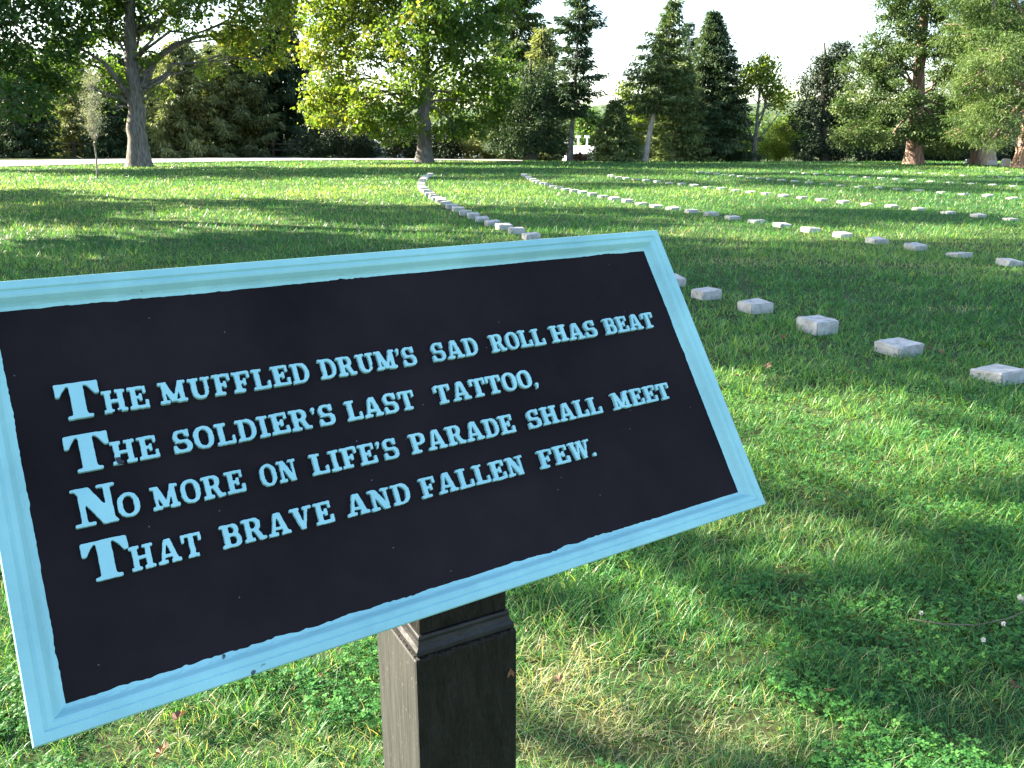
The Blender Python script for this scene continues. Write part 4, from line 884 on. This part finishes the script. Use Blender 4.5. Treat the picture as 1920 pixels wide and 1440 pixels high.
def wedge(n, y0, y1, rg, marg=1.18, pw=None):
    y = np.exp(rg.uniform(math.log(y0), math.log(y1), n)); hw = y * .64 * marg + .35; x = rg.uniform(-1, 1, n) * hw
    return x, y
def keep(x, y):
    k = np.ones(len(x), bool)
    for sx, sy in stone_xy[stone_xy[:, 1] < 20]: k &= ~((abs(x - sx) < .14) & (abs(y - sy) < .14))
    pc = np.stack([x - PC[0], y - PC[1]], 1); k &= ~((abs(pc @ pe) < PW / 2 + .004) & (abs(pc @ pb) < PW / 2 + .004))
    yr = np.interp(x, A[:, 0], A[:, 1]); k &= ~((y > yr - .1) & (x < A[-1, 0]))
    return k
rg = np.random.default_rng(123)
NB = 760000
x, y = wedge(NB, 1.15, 50, rg); kk = keep(x, y); tuft = vnoise(x, y, .055, 71) * .65 + vnoise(x, y, .14, 72) * .35; kk &= (rg.uniform(0, 1, len(x)) < np.where(y < 9, np.clip((tuft - .18) * 2.4, .28, 1), 1)); x, y, tuft = x[kk], y[kk], tuft[kk]; n_ = len(x)
z = terrain(x, y); dr = dryness(x, y)
tall = .55 + .55 * vnoise(x, y, .7, 41) + np.where(y < 9, .7 * np.clip(tuft - .3, 0, 1), .25) + .35 * (vnoise(x, y, .18, 42) > .62)
ln = np.clip(.060 * tall * rg.uniform(.55, 1.45, n_) * (1 - .35 * np.clip(dr, 0, 1)), .02, .15) * np.clip(.9 + y * .006, .9, 1.15)
wd = (.0023 + .00115 * np.maximum(y - 1.6, 0) ** .95) * rg.uniform(.7, 1.3, n_)
az = rg.uniform(0, 6.283, n_); lean = np.abs(rg.normal(.45, .38, n_)) + .25 * np.clip(dr, 0, 1)
bend = rg.uniform(.1, .7, n_)
dh = np.stack([np.cos(az), np.sin(az), 0 * az], 1); sd = np.stack([-np.sin(az), np.cos(az), 0 * az], 1)
fa = rg.uniform(0, 6.283, n_); sd = np.where((rg.uniform(0, 1, n_) < .5)[:, None], sd, np.stack([np.cos(fa), np.sin(fa), 0 * fa], 1))
up = np.array([0, 0, 1.0])
P0 = np.stack([x, y, z - .006], 1)
def along(t):
    a = lean + bend * t; return P0 + dh * (np.sin(a) * ln * t)[:, None] + up * (np.cos(np.minimum(a, 1.45)) * ln * t)[:, None]
tint = np.clip(rg.normal(.42, .2, n_) + (vnoise(x, y, 1.7, 61) - .5) * .3 + (vnoise(x, y, 5.5, 62) - .5) * .35 + np.clip(dr, -.25, .3) * .35, 0, .78)
isdry = rg.uniform(0, 1, n_) < np.clip(.004 + dr * .6, .004, .8); tint = np.where(isdry, rg.uniform(.8, 1, n_), tint)
near = y < 9
def blades(mask, segs):
    k = mask.sum(); ts = np.linspace(0, 1, segs + 1); rows = []
    for t in ts:
        c = along(t)[mask]; hw = (wd[mask] * .5 * (1 - t ** 1.8 * .92))[:, None] * sd[mask]; rows += [c - hw, c + hw]
    V = np.stack(rows, 1); m2 = 2 * (segs + 1); base = np.arange(k)[:, None] * m2
    Fc = np.concatenate([base + np.array([[2*s, 2*s+1, 2*s+3, 2*s+2]]) for s in range(segs)], 1).reshape(-1, 4)
    return V.reshape(-1, 3), Fc, np.repeat(tint[mask], segs)
V1, F1, t1 = blades(near, 3); V2, F2, t2 = blades(~near, 1)
go = mesh_np("grass", np.concatenate([V1, V2]), np.concatenate([F1, F2 + len(V1)]), M['grass'], attrs={'tint': np.concatenate([t1, t2])}, smooth=True)
tag(go, "mown green lawn grass with dry straw patches", "grass", kind='stuff')
# clover: three rounded leaflets on a short stalk
NC = 105000
x, y = wedge(NC, 1.15, 7.5, rg); den = vnoise(x, y, .45, 51) + .35 * vnoise(x, y, .15, 52) - .9 * np.clip(dryness(x, y), 0, 1) + np.where(x > .2, .15, -.20) - .10 * np.maximum(y - 3.2, 0)
kk = keep(x, y) & (den > .62); x, y = x[kk], y[kk]; k = len(x); z = terrain(x, y); h = rg.uniform(.015, .048, k)
tl = unit(np.stack([rg.normal(0, .35, k), rg.normal(0, .35, k), np.ones(k)], 1)); a0 = rg.uniform(0, 6.28, k); Vs = []
e1 = unit(np.cross(tl, np.tile([0.0, 1, .1], (k, 1)))); e2 = np.cross(tl, e1); r = rg.uniform(.0045, .0092, k)
for j in range(3):
    a = a0 + j * 2.094; d = e1 * np.cos(a)[:, None] + e2 * np.sin(a)[:, None]; s_ = np.cross(tl, d); c = np.stack([x, y, z + h], 1); R_ = r[:, None]
    Vs.append(np.stack([c, c + d * R_ * .55 + s_ * R_ * .50 + tl * R_ * .15, c + d * R_ * 1.15 + s_ * R_ * .42 + tl * R_ * .1, c + d * R_ * 1.22, c + d * R_ * 1.15 - s_ * R_ * .42 + tl * R_ * .1, c + d * R_ * .55 - s_ * R_ * .50 + tl * R_ * .15], 1))
V = np.stack(Vs, 1).reshape(-1, 3); T = np.repeat(np.clip(rg.normal(.45, .25, k), 0, 1), 3)
co_ = mesh_np("clover", V, np.arange(len(V)).reshape(-1, 6), M['clover'], attrs={'tint': T}); tag(co_, "low clover leaves mixed into the near lawn", "clover", kind='stuff')
